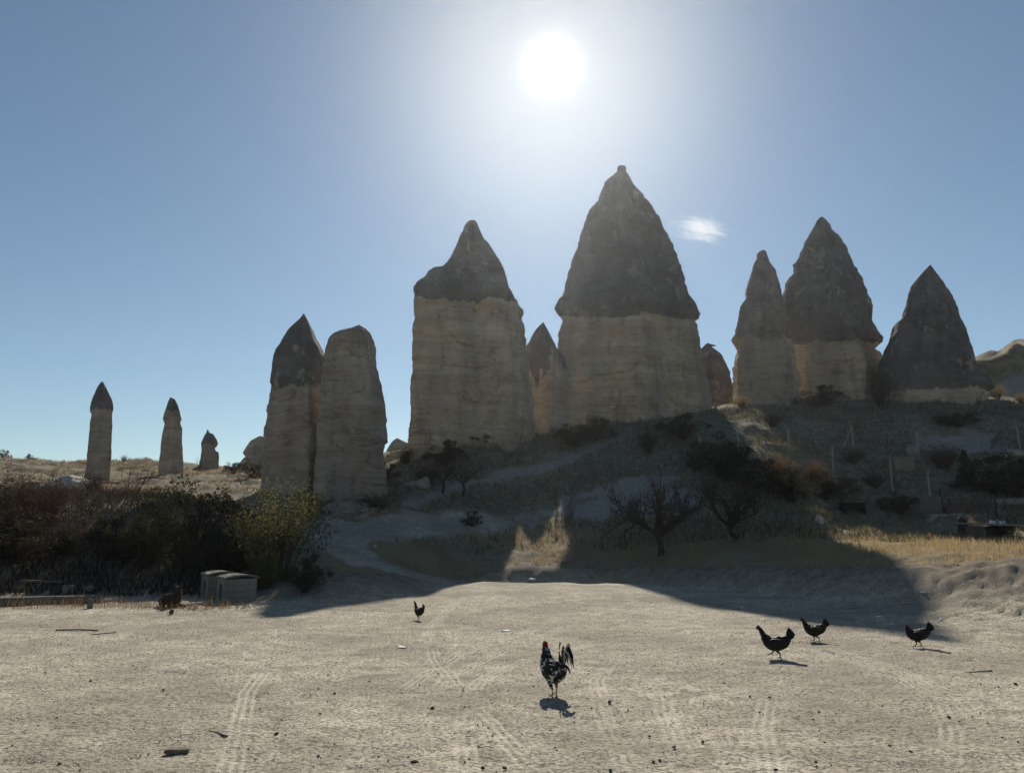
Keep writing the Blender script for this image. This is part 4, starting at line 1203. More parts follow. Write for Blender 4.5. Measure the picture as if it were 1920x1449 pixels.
def litter_straw():
    n = 1500
    x = rg.uniform(-11, 12, n); y = 4.2 + rg.uniform(0, 1, n) ** 1.2 * 17
    keep = (np.abs(x) < .9 * y + 1) & (y < np.interp(x, BX, BF)) & (vnoise(x * .7, y * .7, seed=88) > -.25)
    x, y = x[keep], y[keep]; n = len(x)
    a = rg.uniform(0, math.pi, n); ln = rg.uniform(.012, .05, n) * (1 + 1.5 * (rg.uniform(0, 1, n) > .93))
    x1, y1 = x + np.cos(a) * ln * 2, y + np.sin(a) * ln * 2
    r = rg.uniform(.0012, .003, n)
    V, Q = tubes(np.stack([x, y, ground_z(x, y) + .006], 1), np.stack([x1, y1, ground_z(x1, y1) + .006 + .3 * r], 1), r, r * .8)
    o = add_obj('debris', mesh_np('debris', V, quads=Q), simple_mat('straw_bits', (0.06, 0.045, 0.032), (0.42, 0.36, 0.25), 2, trans=(0.1, 0.08, 0.05)), None, 'stuff')
    o['label'] = 'bits of straw and twig strewn over the yard'
litter_straw()
def scrap(label, px, py, w_px, seed, mat=M_WHITE, name='paper_scrap', cat='litter', hh=.35):
    g = G(px, py)
    r = w_px / 2 / FPX * g.y
    o = lump(name, r, seed, mat, (1, .7, hh), 2, .5)
    o.location = g + Vector((0, 0, r * hh * .4)); o.rotation_euler = (0, 0, seed)
    return tag(o, label, cat, 'white litter')
scrap('white scrap on the yard beyond the rooster', 948, 1183, 20, 1, hh=.12)
scrap('white scrap on the yard left of the rooster', 754, 1213, 19, 2, hh=.12)
scrap('crumpled white rag on the bank face at its middle', 997, 1087, 13, 3)
scrap('crumpled white rag on the bank above the rightmost hen', 1733, 1112, 14, 4)
scrap('white scrap in the shade left of the rightmost hen, nearer one', 1672, 1171, 13, 5)
scrap('white scrap in the shade above the two running hens', 1648, 1158, 12, 6)
scrap('white scrap in the shade left of the running hens', 1390, 1139, 7, 7)
scrap('round pale pebble above the rightmost hen', 1764, 1167, 9, 8, hh=1.0, name='pebble', cat='pebble')
scrap('small white scrap on the slope under the dark round bush', 632, 1147, 7, 9)
scrap('white flower head at the left edge of the yard', 208, 1130, 6, 10)
M_WOOD = simple_mat('weathered_wood', (0.10, 0.08, 0.06), (0.22, 0.18, 0.14), 12, bump=.4)
def stick(label, a, b, r, name='stick', cat='stick', group='sticks on the yard', lift=.3):
    g0, g1 = G(*a), G(*b)
    n = 6
    pts = [g0.lerp(g1, i / n) for i in range(n + 1)]
    pts = [p + Vector((random.uniform(-1, 1) * r, random.uniform(-1, 1) * r, 0)) for p in pts]
    pts = [Vector((p.x, p.y, gz(p.x, p.y) + r * (.7 + lift * math.sin(i / n * 3.1)))) - g0 for i, p in enumerate(pts)]
    V, Q = tubes(pts[:-1], pts[1:], np.full(n, r), np.full(n, r * .85), 6)
    o = add_obj(name, mesh_np(name, V, quads=Q), M_WOOD); o.location = g0
    return tag(o, label, cat, group)
stick('short dark stick in the foreground below the rooster', (896, 1402), (926, 1411), .008)
stick('long thin twig on the left of the yard', (105, 1182), (185, 1183), .014)
stick('curved twig right of the long thin one', (172, 1190), (218, 1186), .009)
stick('short twig on the ground above the rut', (392, 1370), (425, 1382), .008)
stick('dry branch lying under the spreading tree', (1410, 1018), (1450, 1010), .03, lift=2)
stick('dark stick near the foot of the bank, left of the rightmost hen', (1568, 1142), (1625, 1141), .012)
stick('short stick on the bank above the white scraps', (1690, 1136), (1712, 1132), .014)
stick('twig in the dust below the rightmost hen', (1810, 1262), (1860, 1258), .008)

def box_bm(bm, c, s, rz=0.0, bev=0.0):
    r = bmesh.ops.create_cube(bm, size=1.0)
    from mathutils import Matrix
    mt = Matrix.Translation(c) @ Matrix.Rotation(rz, 4, 'Z') @ Matrix.Diagonal((s[0], s[1], s[2], 1))
    bmesh.ops.transform(bm, matrix=mt, verts=r['verts'])
    if bev:
        es = list({e for v in r['verts'] for e in v.link_edges})
        bmesh.ops.bevel(bm, geom=es, offset=bev, segments=2, affect='EDGES')
def box(name, c, s, mat, parent=None, rz=0.0, bev=0.01, rot=None, jit=0.0):
    bm = bmesh.new()
    box_bm(bm, (0, 0, 0), s, 0, bev)
    if jit:
        for v in bm.verts:
            v.co += Vector((random.uniform(-jit, jit), random.uniform(-jit, jit), random.uniform(-jit, jit)))
    me = bpy.data.meshes.new(name); bm.to_mesh(me); bm.free()
    o = add_obj(name, me, mat, parent); o.location = c
    o.rotation_euler = rot if rot else (0, 0, rz)
    return o
M_CONC = simple_mat('old_concrete', (0.15, 0.135, 0.115), (0.25, 0.23, 0.20), 5, bump=.5)
M_NEARBLACK = simple_mat('near_black', (0.02, 0.02, 0.02), (0.04, 0.038, 0.035), 5)  # near-black tone shared by the shelter panel, crate, poles and stump
M_SHEET = simple_mat('grey_sheet', (0.20, 0.195, 0.19), (0.32, 0.315, 0.31), 4, rough=.6)
# wedge of board in the foreground
g = G(332, 1413)
o = box('wood_wedge', g + Vector((0, 0, .018)), (.17, .05, .03), M_WOOD, rz=.2, bev=.006, jit=.006); tag(o, 'dark wedge of wood in the foreground rut', 'wood')
# kennels
def kennel(label, px0, px1, pyb, pyt, Y, rz):
    a = GY(px0, Y); b = GY(px1, Y)
    w = (b - a).length; h = (pyb - pyt) / FPX * Y
    d = w * .95
    root = empty('kennel', label, 'kennel', ((a.x + b.x) / 2, Y + d / 2, min(a.z, b.z) - .02), rz, 1.0, 'concrete dog kennels')
    t = .07
    hw = h * .90
    n = 4
    for i in range(n):       # front wall laid in courses of blocks
        z0 = hw * i / n
        cuts = [-.5, -.08 + .16 * (i % 2), .5] if w > .9 else [-.5, .5]
        for c0, c1 in zip(cuts[:-1], cuts[1:]):
            box('block', ((c0 + c1) / 2 * w, -d / 2 + t / 2, z0 + hw / n / 2), ((c1 - c0) * w - .003, t, hw / n - .003), M_CONC, root, bev=.004, jit=.004)
    box('back_wall', (0, d / 2 - t / 2, hw / 2), (w, t, hw), M_CONC, root)
    box('side_wall', (w / 2 - t / 2, 0, hw / 2), (t, d - 2 * t, hw), M_CONC, root)
    # left wall with an oval doorway
    bm = bmesh.new()
    K = 32
    yi = [(d / 2 - t) * s for s in (-1, 1)]
    ring = [(.17 * math.cos(2 * math.pi * k / K), hw * .47 + hw * .36 * math.sin(2 * math.pi * k / K)) for k in range(K)]
    def rect_pt(y, z):
        cy_, cz_ = 0, hw * .47
        dy_, dz_ = y - cy_, z - cz_
        s = min((yi[1] / abs(dy_)) if abs(dy_) > 1e-6 else 9e9, ((hw - cz_) / dz_) if dz_ > 1e-6 else 9e9, (cz_ / -dz_) if dz_ < -1e-6 else 9e9)
        return cy_ + dy_ * s, cz_ + dz_ * s
    L0, L1 = -w / 2, -w / 2 + t
    vs = []
    for (y_, z_) in ring:
        oy, oz = rect_pt(y_, z_)
        vs.append([bm.verts.new(p) for p in ((L0, y_, z_), (L0, oy, oz), (L1, oy, oz), (L1, y_, z_))])
    for k in range(K):
        A, B = vs[k], vs[(k + 1) % K]
        for i in range(4):
            j = (i + 1) % 4
            bm.faces.new((A[i], B[i], B[j], A[j]))
    bmesh.ops.recalc_face_normals(bm, faces=bm.faces)
    me = bpy.data.meshes.new('door_wall'); bm.to_mesh(me); bm.free()
    add_obj('door_wall', me, M_CONC, root)
    # bowed lid
    nx = 14
    V = []
    for i in range(nx + 1):
        u = -1 + 2 * i / nx
        zc_ = hw + .01 + (h - hw) * (1 - u * u) * .9
        for yy in (-d / 2 - .05, d / 2 + .05):
            V.append((u * (w / 2 + .02), yy, zc_)); V.append((u * (w / 2 + .02), yy, zc_ + .035))
    Qd = []
    for i in range(nx):
        k = i * 4; m_ = k + 4
        Qd += [(k + 1, m_ + 1, m_ + 3, k + 3), (k, k + 2, m_ + 2, m_), (k, m_, m_ + 1, k + 1), (k + 2, k + 3, m_ + 3, m_ + 2)]
    Qd += [(0, 1, 3, 2), (nx * 4, nx * 4 + 2, nx * 4 + 3, nx * 4 + 1)]
    add_obj('roof', mesh_np('roof', np.array(V), quads=np.array(Qd), smooth_shade=False), M_CONC, root)
    return root
kennel('front concrete kennel with an oval doorway in its left side', 402, 462, 1127, 1078, 18.9, .60)
kennel('rear concrete kennel with domed lid, half hidden by the front one', 372, 428, 1117, 1070, 20.5, .60)
# debris at the left
g = G(70, 1101)
o = box('plank', g + Vector((0.15, 0, .16)), (1.25, .16, .045), M_WOOD, rot=(0, .03, .05)); tag(o, 'weathered plank resting on a rough stone at left', 'plank')
g = G(128, 1112)
o = box('concrete_block', g + Vector((0, 0, .11)), (.22, .3, .24), M_CONC, rz=.2, jit=.01); tag(o, 'upright concrete block beside the plank', 'block', 'concrete blocks at left')
g = G(168, 1108)
o = box('concrete_block', g + Vector((0, 0, .07)), (.34, .3, .15), M_CONC, rz=-.1, jit=.01); tag(o, 'flat concrete block right of the upright one', 'block', 'concrete blocks at left')
g0, g1 = G(-60, 1141), G(190, 1130)
pts = [g0.lerp(g1, i / 8) for i in range(9)]
pts = [Vector((p.x, p.y + .03 * math.sin(i * 2), gz(p.x, p.y) + .09)) - g0 for i, p in enumerate(pts)]
V_, Q_ = tubes(pts[:-1], pts[1:], np.linspace(.13, .10, 8), np.linspace(.126, .095, 8), 10)
o = add_obj('log', mesh_np('log', V_, quads=Q_), M_WOOD); o.location = g0; tag(o, 'long grey log lying along the left edge of the yard', 'log')
g = G(168, 1141)
o = box('stump', g + Vector((0, 0, .08)), (.11, .10, .24), M_WOOD, rz=.4, jit=.01, bev=.02); tag(o, 'short post stump at the right end of the log', 'stump')
g = G(321, 1151)
o = lump('tree_stub', .07, 41, M_TWIGR, (.7, .7, 1.2), 2, .5); o.location = g + Vector((0, 0, .05)); tag(o, 'little brown stub on the ground in front of the dog', 'stub')

# ---- fences on the hillside
M_POST = simple_mat('concrete_post', (0.25, 0.235, 0.215), (0.36, 0.34, 0.31), 8)
M_WIRE = simple_mat('rusty_wire', (0.10, 0.08, 0.07), (0.2, 0.17, 0.15), 8, rough=.6)
def fence(label, posts, bent):
    gs = []
    for (a, b, c, br) in posts:
        g = G(a, b); gs.append((g, (b - c) / FPX * (g.y * cp + (g.z - CAMZ) * sp), br))
    o0 = gs[0][0]
    root = empty('wire_fence', label, 'fence', o0)
    tops = []
    for g, h, br in gs:
        p = g - o0
        a = [p + Vector((0, 0, -.2)), p + Vector((0, 0, h * .8))]
        b = [a[1], p + Vector((-.14 * h if bent else 0, -.05 * h, h))]
        V_, Q_ = tubes([a[0], b[0]], [a[1], b[1]], [.065, .06], [.06, .05], 4)
        po = add_obj('post', mesh_np('post', V_, quads=Q_, smooth_shade=False), M_POST, root)
        if br:
            V_, Q_ = tubes([p + Vector((0, 0, h * .78))], [p + Vector((br * h * .75, -.1, -.05 + gz(g.x + br * h * .75, g.y - .1) - g.z))], [.04], [.04], 4)
            add_obj('brace', mesh_np('brace', V_, quads=Q_, smooth_shade=False), M_POST, po)
        tops.append((p, h))
    for (p, h), (q, k) in zip(tops[:-1], tops[1:]):
        for f in (.25, .5, .75):
            V_, Q_ = tubes([p + Vector((0, 0, h * f))], [q + Vector((0, 0, k * f))], [.006], [.006], 3)
            add_obj('wire', mesh_np('wire', V_, quads=Q_), M_WIRE, root)
fence('upper wire fence with bent pale posts crossing the hillside', [(1313, 846, 814, .6), (1385, 842, 808, 0), (1480, 842, 797, 0), (1600, 838, 790, -.6), (1722, 852, 800, .8), (1836, 842, 812, 0), (1912, 842, 795, 0)], True)
fence('lower wire fence with straight pale posts below the autumn shrubs', [(1438, 872, 828, 0), (1563, 882, 833, 0), (1674, 922, 858, 0), (1744, 930, 880, 0)], False)
# ---- little farm corner at the right edge
M_BOARD = simple_mat('old_boards', (0.09, 0.08, 0.075), (0.19, 0.165, 0.15), 7, bump=.3)
M_RUST = simple_mat('rusty_panel', (0.085, 0.06, 0.05), (0.14, 0.10, 0.085), 6, bump=.5)
def at(px, py):
    return G(px, py)
c0 = G(1728, 965); k0 = c0.y / FPX
root = empty('board_fence', 'short fence of uneven upright boards at the end of the low wall', 'fence', c0)
for i in range(8):
    hh_ = (34 + random.uniform(-5, 6)) * k0
    box('board', (i * 5.2 * k0, random.uniform(-.03, .03), hh_ / 2 - .1), (4.7 * k0, .03, hh_), M_BOARD, root, bev=.004, rot=(0, random.uniform(-.03, .03), 0))
c1 = G(1772, 962); k1 = c1.y / FPX
root = empty('low_wall', 'low reddish wall along the terrace at the right edge', 'wall', c1)
n = 9
for i in range(n):
    for j in range(2):
        wv = 19.5 * k1
        box('stone_block', ((i + .5 * (j % 2) + .5) * wv, random.uniform(-.02, .02), (j + .5) * 14 * k1 - .05), (wv * .985, .25, 14 * k1 * .97), M_RUST if i < 4 else M_STONE, root, bev=.02, jit=.012)
c2 = G(1742, 978); k2 = c2.y / FPX
root = empty('terrace_wall', 'long low wall of pale stones holding up the terrace at right', 'wall', c2)
for i in range(14):
    wv = 15.5 * k2
    for j in range(2):
        box('stone_block', ((i + .5 * (j % 2)) * wv, random.uniform(-.02, .02) + i * .012, (j + .5) * 8.5 * k2 - .08), (wv * .98, .3, 8.5 * k2 * .96), M_STONE, root, bev=.02, jit=.012)
c3 = G(1763, 934); k3 = c3.y / FPX
root = empty('picket_fence', 'small picket fence in front of the little fir', 'fence', c3)
for i in range(15):
    box('picket', (i * 4.6 * k3, 0, 10 * k3), (2.0 * k3, .02, 22 * k3), M_BOARD, root, bev=.003)
for z_ in (.25, .75):
    box('rail', (7 * 4.6 * k3, .025, 20 * k3 * z_), (68 * k3, .02, 1.6 * k3), M_BOARD, root, bev=.003)
for a, b, c, lb in ((1767, 962, 920, 'thin dark pole at the left end of the low wall'), (1870, 975, 930, 'thin dark pole rising behind the roofed shelter')):
    g = G(a, b); h = (b - c) * g.y / FPX
    V_, Q_ = tubes([(0, 0, -.1)], [(0, 0, h)], [.05], [.045], 8)
    o = add_obj('pole', mesh_np('pole', V_, quads=Q_), M_NEARBLACK); o.location = g; tag(o, lb, 'pole', 'dark poles at right')
c4 = G(1866, 1012); k4 = c4.y / FPX
root = empty('shelter', 'low shelter with a flat overhanging roof at the right edge', 'shelter', c4)
box('side_wall', (-21 * k4, .5, 12 * k4), (.12, 1.2, 26 * k4), M_BOARD, root)
box('side_wall', (18 * k4, .5, 12 * k4), (.12, 1.2, 26 * k4), M_BOARD, root)
box('back_wall', (0, 1.15, 12 * k4), (39 * k4, .1, 26 * k4), M_BOARD, root)
box('front_panel', (-4 * k4, -.05, 10 * k4), (30 * k4, .06, 18 * k4), M_NEARBLACK, root)
box('roof', (16 * k4, .35, 27.5 * k4), (98 * k4, 2.0, 2.6 * k4), M_SHEET, root, rot=(0.03, .045, 0))
for i, (dx_, hh_) in enumerate(((4, 6), (10, 5), (16, 8), (22, 5), (30, 7))):
    V_, Q_ = tubes([(0, 0, 0), (0, 0, hh_ * k4 * .7)], [(0, 0, hh_ * k4 * .7), (0, 0, hh_ * k4)], [.07, .07], [.07, .025], 8)
    o = add_obj('bottle', mesh_np('bottle', V_, quads=Q_), M_WHITE if i != 2 else M_SHEET)
    o.location = c4 + Vector((dx_ * k4, .3, 28.8 * k4 - dx_ * k4 * .04 + .03))
    tag(o, ['short pale bottle at the left end of the shelter roof', 'squat pale bottle, second from the left on the shelter roof', 'tall grey bottle in the middle of the shelter roof', 'squat pale bottle just right of the tall grey one', 'tallish pale bottle at the right end of the shelter roof row'][i], 'bottle', 'bottles on the shelter roof')
g = G(1808, 1003); k = g.y / FPX
o = lump('stump', 1.0, 51, M_NEARBLACK, (9 * k, 9 * k, 17 * k), 3, .18); o.location = g + Vector((0, 0, 14 * k)); tag(o, 'dark upright stump beside the roofed shelter', 'stump')
g = G(1604, 966); k = g.y / FPX
root = empty('crate', 'dark open crate with a pale sheet on top, on the terrace', 'crate', g)
for sx_ in (-1, 1):
    box('side_panel', (sx_ * 18 * k, .3, 11 * k), (.05, .8, 22 * k), M_NEARBLACK, root)
box('back_panel', (0, .68, 11 * k), (36 * k, .04, 22 * k), M_NEARBLACK, root)
box('top_panel', (0, .3, 22.6 * k), (39 * k, .9, 1.2 * k), M_NEARBLACK, root)
box('pale_sheet', (9 * k, .2, 24.2 * k), (13 * k, .4, 1.6 * k), M_SHEET, root)
g = G(1697, 884); k = g.y / FPX
root = empty('block_hut', 'small tan block hut between the fences', 'hut', g)
box('wall', (0, .5, 11 * k), (38 * k, 1.0, 24 * k), simple_mat('tan_block', (.20, .165, .115), (.27, .22, .155), 3, bump=.3), root, jit=.02, bev=.04)
box('roof', (0, .5, 24.5 * k), (40 * k, 1.15, 3 * k), M_STONE, root, jit=.02)

# ------------------------------------------------------------------ animals
def loft(path, ra, rb, sides=14):
    """closed tube along a path with an oval section: ra sideways, rb up"""
    p = np.array(path, float); n = len(p)
    t = np.gradient(p, axis=0); t /= np.linalg.norm(t, axis=1, keepdims=True)
    lat = np.cross(np.array([0, 0, 1.0]), t)
    bad = np.linalg.norm(lat, axis=1) < .15
    lat[bad] = np.array([0, 1.0, 0])
    lat /= np.linalg.norm(lat, axis=1, keepdims=True)
    up = np.cross(t, lat)
    an = np.linspace(0, 2 * math.pi, sides, endpoint=False)
    V = p[:, None] + lat[:, None] * (np.asarray(ra)[:, None] * np.cos(an))[..., None] + up[:, None] * (np.asarray(rb)[:, None] * np.sin(an))[..., None]
    V = np.concatenate([V.reshape(-1, 3), p[:1], p[-1:]])
    idx = np.arange(n * sides).reshape(n, sides); nx = np.roll(idx, -1, 1)
    Q = np.stack([idx[:-1], nx[:-1], nx[1:], idx[1:]], -1).reshape(-1, 4)
    a, b = n * sides, n * sides + 1
    T = np.concatenate([np.stack([np.full(sides, a), nx[0], idx[0]], 1), np.stack([np.full(sides, b), idx[-1], nx[-1]], 1)])
    return V, Q, T
def resample(path, *rads, n=24):
    p = np.array(path, float)
    s = np.concatenate([[0], np.cumsum(np.linalg.norm(np.diff(p, axis=0), axis=1))]); u = np.linspace(0, s[-1], n)
    # smooth (Catmull-like) interpolation by repeated averaging of a dense polyline
    P_ = np.stack([np.interp(u, s, p[:, i]) for i in range(3)], 1)
    R_ = [np.interp(u, s, r) for r in rads]
    for _ in range(2):
        P_[1:-1] = (P_[:-2] + 2 * P_[1:-1] + P_[2:]) / 4
        for r in R_:
            r[1:-1] = (r[:-2] + 2 * r[1:-1] + r[2:]) / 4
    return [P_] + R_
def join(parts):
    V, Q, T, n = [], [], [], 0
    for v, q, t in parts:
        V.append(v); Q.append(q + n); T.append(t + n); n += len(v)
    return np.concatenate(V), np.concatenate(Q), np.concatenate(T)
def fuse(name, parts, voxel, smooth_it=4):
    V, Q, T = join(parts)
    me = mesh_np(name + '_raw', V, quads=Q, tris=T)
    o = bpy.data.objects.new(name + '_raw', me); COL.objects.link(o)
    m = o.modifiers.new('r', 'REMESH'); m.mode = 'VOXEL'; m.voxel_size = voxel
    s = o.modifiers.new('s', 'SMOOTH'); s.factor = .5; s.iterations = smooth_it
    dg = bpy.context.evaluated_depsgraph_get()
    res = bpy.data.meshes.new_from_object(o.evaluated_get(dg))
    bpy.data.objects.remove(o); bpy.data.meshes.remove(me)
    res.name = name
    res.polygons.foreach_set('use_smooth', np.full(len(res.polygons), True))
    return res
def tube(path, r, n=16, sides=10):
    p, a = resample(path, r, n=n)
    return loft(p, a, a, sides)
M_PLUME = simple_mat('plumage_black', (0.006, 0.006, 0.006), (0.018, 0.016, 0.015), 40, rough=.6, bump=.4, bumpdist=.004)
M_PLUMB = simple_mat('plumage_brown_black', (0.010, 0.008, 0.006), (0.030, 0.022, 0.015), 40, rough=.65, bump=.4, bumpdist=.004)
M_SHANK = simple_mat('yellow_shank', (0.30, 0.17, 0.06), (0.42, 0.26, 0.10), 60)
M_SHANKD = simple_mat('dark_shank', (0.07, 0.05, 0.035), (0.13, 0.09, 0.06), 60)
M_COMB = simple_mat('red_comb', (0.24, 0.03, 0.022), (0.38, 0.055, 0.04), 50, rough=.7, trans=(0.3, 0.035, 0.02))
M_BEAK = simple_mat('beak', (0.25, 0.19, 0.10), (0.35, 0.27, 0.15), 60, rough=.5)
M_EYE = simple_mat('eye', (0.02, 0.015, 0.01), (0.04, 0.02, 0.01), 60, rough=.2)
def mottled():
    m, t, b, out = mat_new('plumage_mottled')
    tcn = N(t, 'ShaderNodeTexCoord')
    v = map_n(t, tcn.outputs['Object'], (13, 18, 24))
    f = noise_n(t, v, 1.0, 3, .6, .6)
    c = mix_n(t, ramp_n(t, f, [(0.55, 0.0), (0.60, 1.0)]), (0.014, 0.014, 0.015), (0.55, 0.54, 0.50))
    L(t, c, b.inputs['Base Color']); b.inputs['Roughness'].default_value = .7
    return m
M_MOTT = mottled()
M_WHITEP = simple_mat('plumage_white', (0.55, 0.52, 0.47), (0.75, 0.72, 0.66), 40, trans=(.4, .38, .32))
M_BLACKP = simple_mat('plumage_tail', (0.012, 0.012, 0.013), (0.03, 0.03, 0.032), 40, rough=.5)
def feather(path, width, mat, name, parent, thick=.0025):
    w = np.array([.25, .8, 1, 1, .85, .15]) * width
    s = np.linspace(0, 1, 6); u = np.linspace(0, 1, len(path))
    p = np.stack([np.interp(s, u, np.array(path)[:, i]) for i in range(3)], 1)
    V, Q, T = loft(p, np.full(6, thick), w, 8)
    return add_obj(name, mesh_np(name, V, quads=Q, tris=T), mat, parent)
def chicken(label, px, pyb, heading, size, lift=(0.0, 0.0), stride=(0.03, -0.03), neck=1.0, rooster=False, plume=M_PLUME, shank=M_SHANKD, name='hen', pitch=0.0):
    g = G(px, pyb)
    root = empty(name, label, 'chicken', g, heading, size, 'chickens on the yard')
    S = []
    if rooster:
        spine = [(-.19, 0, .335), (-.15, 0, .315), (-.08, 0, .275), (0, 0, .25), (.07, 0, .262), (.12, 0, .30), (.145, 0, .36), (.155, 0, .42), (.165, 0, .465), (.18, 0, .49), (.205, 0, .492), (.215, 0, .49)]
        ra = [.014, .065, .10, .112, .11, .092, .07, .053, .038, .03, .02, .011]; rb_ = [.018, .072, .112, .132, .13, .112, .08, .057, .04, .031, .022, .011]
        hipz, footx = .20, 0
    else:
        spine = [(-.19, 0, .315), (-.165, 0, .29), (-.09, 0, .235), (0, 0, .20), (.07, 0, .20), (.12, 0, .23), (.155, 0, .28), (.175, 0, .32), (.19, 0, .355), (.205, 0, .375), (.225, 0, .38), (.238, 0, .377)]
        ra = [.015, .05, .082, .095, .09, .072, .048, .034, .027, .026, .02, .010]; rb_ = [.016, .055, .092, .10, .098, .082, .055, .038, .029, .028, .021, .010]
        for i in range(6, 12):
            spine[i] = (spine[i][0] - (1 - neck) * .03 * (i - 5), 0, spine[i][2] + (neck - 1) * .03 * (i - 5))
        hipz, footx = .16, 0
    p, a, b = resample(spine, ra, rb_, n=34)
    S.append(loft(p, a, b, 18))
    for k, sd in enumerate((-1, 1)):
        yy = sd * .042
        fx = stride[k]; lz = lift[k]
        hip = (.0, yy, hipz); knee = (.03 + fx * .3 + lz * .3, yy, .11 + lz * .5); ank = (-.012 + fx * .8 - lz * .2, yy, .062 + lz * .8); ft = (fx + .005, yy, .012 + lz)
        S.append(tube([hip, knee, ank, ft], [.048, .026, .0095, .0085], 14))
        drop = -lz * .35
        for an, ln in ((0, .06), (.5, .052), (-.5, .052), (math.pi, .028)):
            e = (ft[0] + math.cos(an) * ln, yy + math.sin(an) * ln, max(.006, ft[2] - .006 + drop))
            S.append(tube([ft, ((ft[0] + e[0]) / 2, (yy + e[1]) / 2, ft[2] + drop * .4), e], [.0075, .0065, .0045], 6, 7))
    me = fuse('body', S, .0048, 3)
    bodym = M_MOTT if rooster else plume
    co = np.empty(len(me.vertices) * 3); me.vertices.foreach_get('co', co); co = co.reshape(-1, 3)
    nn = np.empty(len(me.vertices) * 3); me.vertices.foreach_get('normal', nn); nn = nn.reshape(-1, 3)
    k_ = smooth(.10, .14, co[:, 2]) * smooth(spine[-1][2] + .01, spine[-1][2] - .06, co[:, 2])
    co = co + nn * (k_ * .006 * fbm(co[:, 0] * 28 + px, co[:, 1] * 34, co[:, 2] * 40, oct=2, seed=5))[:, None]
    me.vertices.foreach_set('co', np.ascontiguousarray(co, np.float32).ravel()); me.update()
    for m in (bodym, shank, M_COMB):
        me.materials.append(m)
    co = np.empty(len(me.vertices) * 3); me.vertices.foreach_get('co', co); co = co.reshape(-1, 3)
    ctr = np.empty(len(me.polygons) * 3); me.polygons.foreach_get('center', ctr); ctr = ctr.reshape(-1, 3)
    mi = np.zeros(len(ctr), np.int32)
    mi[ctr[:, 2] < .095] = 1
    hd = np.array(spine[-3]); hd2 = np.array(spine[-2])
    mi[(np.linalg.norm(ctr - (hd + np.array([.012, 0, -.004])), axis=1) < (.032 if rooster else .020))] = 2
    me.polygons.foreach_set('material_index', mi)
    add_obj('body', me, None, root)
    # wings
    for sd in (-1, 1):
        z0 = .06 if rooster else 0.0
        p, a, b = resample([(.085, sd * .078, .23 + z0), (.02, sd * .092, .225 + z0), (-.06, sd * .088, .225 + z0), (-.13, sd * .062, .245 + z0), (-.17, sd * .04, .262 + z0)], [.01, .018, .018, .012, .004], [.025, .055, .052, .032, .008], n=14)
        V_, Q_, T_ = loft(p, a, b, 12)
        add_obj('wing', mesh_np('wing', V_, quads=Q_, tris=T_), bodym, root)
    # head furniture
    hx, hz = spine[-2][0], spine[-2][2]
    cs = 1.7 if rooster else .8
    nT = 5
    prof = []
    for i in range(nT):
        x0 = -.045 + .055 * i / nT
        prof += [(x0, .006), (x0 + .004, .022 + .006 * math.sin(i / (nT - 1) * math.pi)), (x0 + .009, .012)]
    prof += [(.012, .004)]
    bm = bmesh.new()
    top_ = []
    for sd in (-1, 1):
        top_.append([bm.verts.new((hx + x_ * cs, sd * .0028 * cs, hz + .014 + z_ * cs)) for x_, z_ in prof])
    basev = [[bm.verts.new((hx + x_ * cs, sd * .004 * cs, hz + .005)) for x_, z_ in prof] for sd in (-1, 1)]
    for i in range(len(prof) - 1):
        bm.faces.new((top_[0][i], top_[0][i + 1], basev[0][i + 1], basev[0][i])); bm.faces.new((top_[1][i + 1], top_[1][i], basev[1][i], basev[1][i + 1])); bm.faces.new((top_[0][i], top_[1][i], top_[1][i + 1], top_[0][i + 1]))
    mc = bpy.data.meshes.new('comb'); bm.to_mesh(mc); bm.free()
    add_obj('comb', mc, M_COMB, root)
    for sd in (-1, 1):
        k = 1.6 if rooster else .75
        V_, Q_, T_ = loft(resample([(hx + .004, sd * .012, hz - .012), (hx + .008, sd * .013, hz - .012 - .018 * k), (hx + .006, sd * .012, hz - .012 - .034 * k)], [.003] * 3, [.003, .010 * k, .005 * k], n=8)[0], np.full(8, .0035), np.interp(np.linspace(0, 1, 8), [0, .6, 1], [.004, .011 * k, .003]), 8)
        add_obj('wattle', mesh_np('wattle', V_, quads=Q_, tris=T_), M_COMB, root)
        e = lump('eye', .005, 3, M_EYE, (1, .7, 1), 2, 0, root); e.location = (hx - .012, sd * .0215, hz + .006)
    V_, Q_, T_ = tube([(hx + .004, 0, hz - .002), (hx + .018, 0, hz - .004), (hx + .032, 0, hz - .011)], [.010, .007, .0015], 8, 8)
    add_obj('beak', mesh_np('beak', V_, quads=Q_, tris=T_), M_BEAK, root)
    # tail
    rng = np.random.default_rng(int(px))
    if rooster:
        for i in range(10):
            f = i / 9
            sy_ = (-1 if i % 2 else 1) * (.006 + .022 * (1 - f))
            bx = -.15 - .01 * (i % 3)
            hh_ = .17 * (1 - .5 * f) + .05; back = .035 + .075 * f
            pth = [(bx, sy_ * .3, .32), (bx - back * .25, sy_, .32 + hh_ * .55), (bx - back * .6, sy_ * 1.6, .32 + hh_ * .95), (bx - back * 1.05, sy_ * 2, .32 + hh_ * 1.02), (bx - back * 1.5, sy_ * 2.2, .32 + hh_ * (.85 - .25 * f)), (bx - back * 1.8, sy_ * 2.2, .32 + hh_ * (.55 - .5 * f))]
            if i < 5:
                pth = [(bx, sy_ * .3, .32), (bx + .005, sy_, .40), (bx + .002 - .009 * i, sy_ * 1.3, .47), (bx - .012 - .015 * i, sy_ * 1.6, .525 - .01 * i), (bx - .032 - .018 * i, sy_ * 1.8, .57 - .015 * i), (bx - .06 - .016 * i, sy_ * 2, .575 - .025 * i)]
            feather(pth, .024, (M_WHITEP if i in (1, 4, 8) else M_BLACKP), 'tail_feather', root)
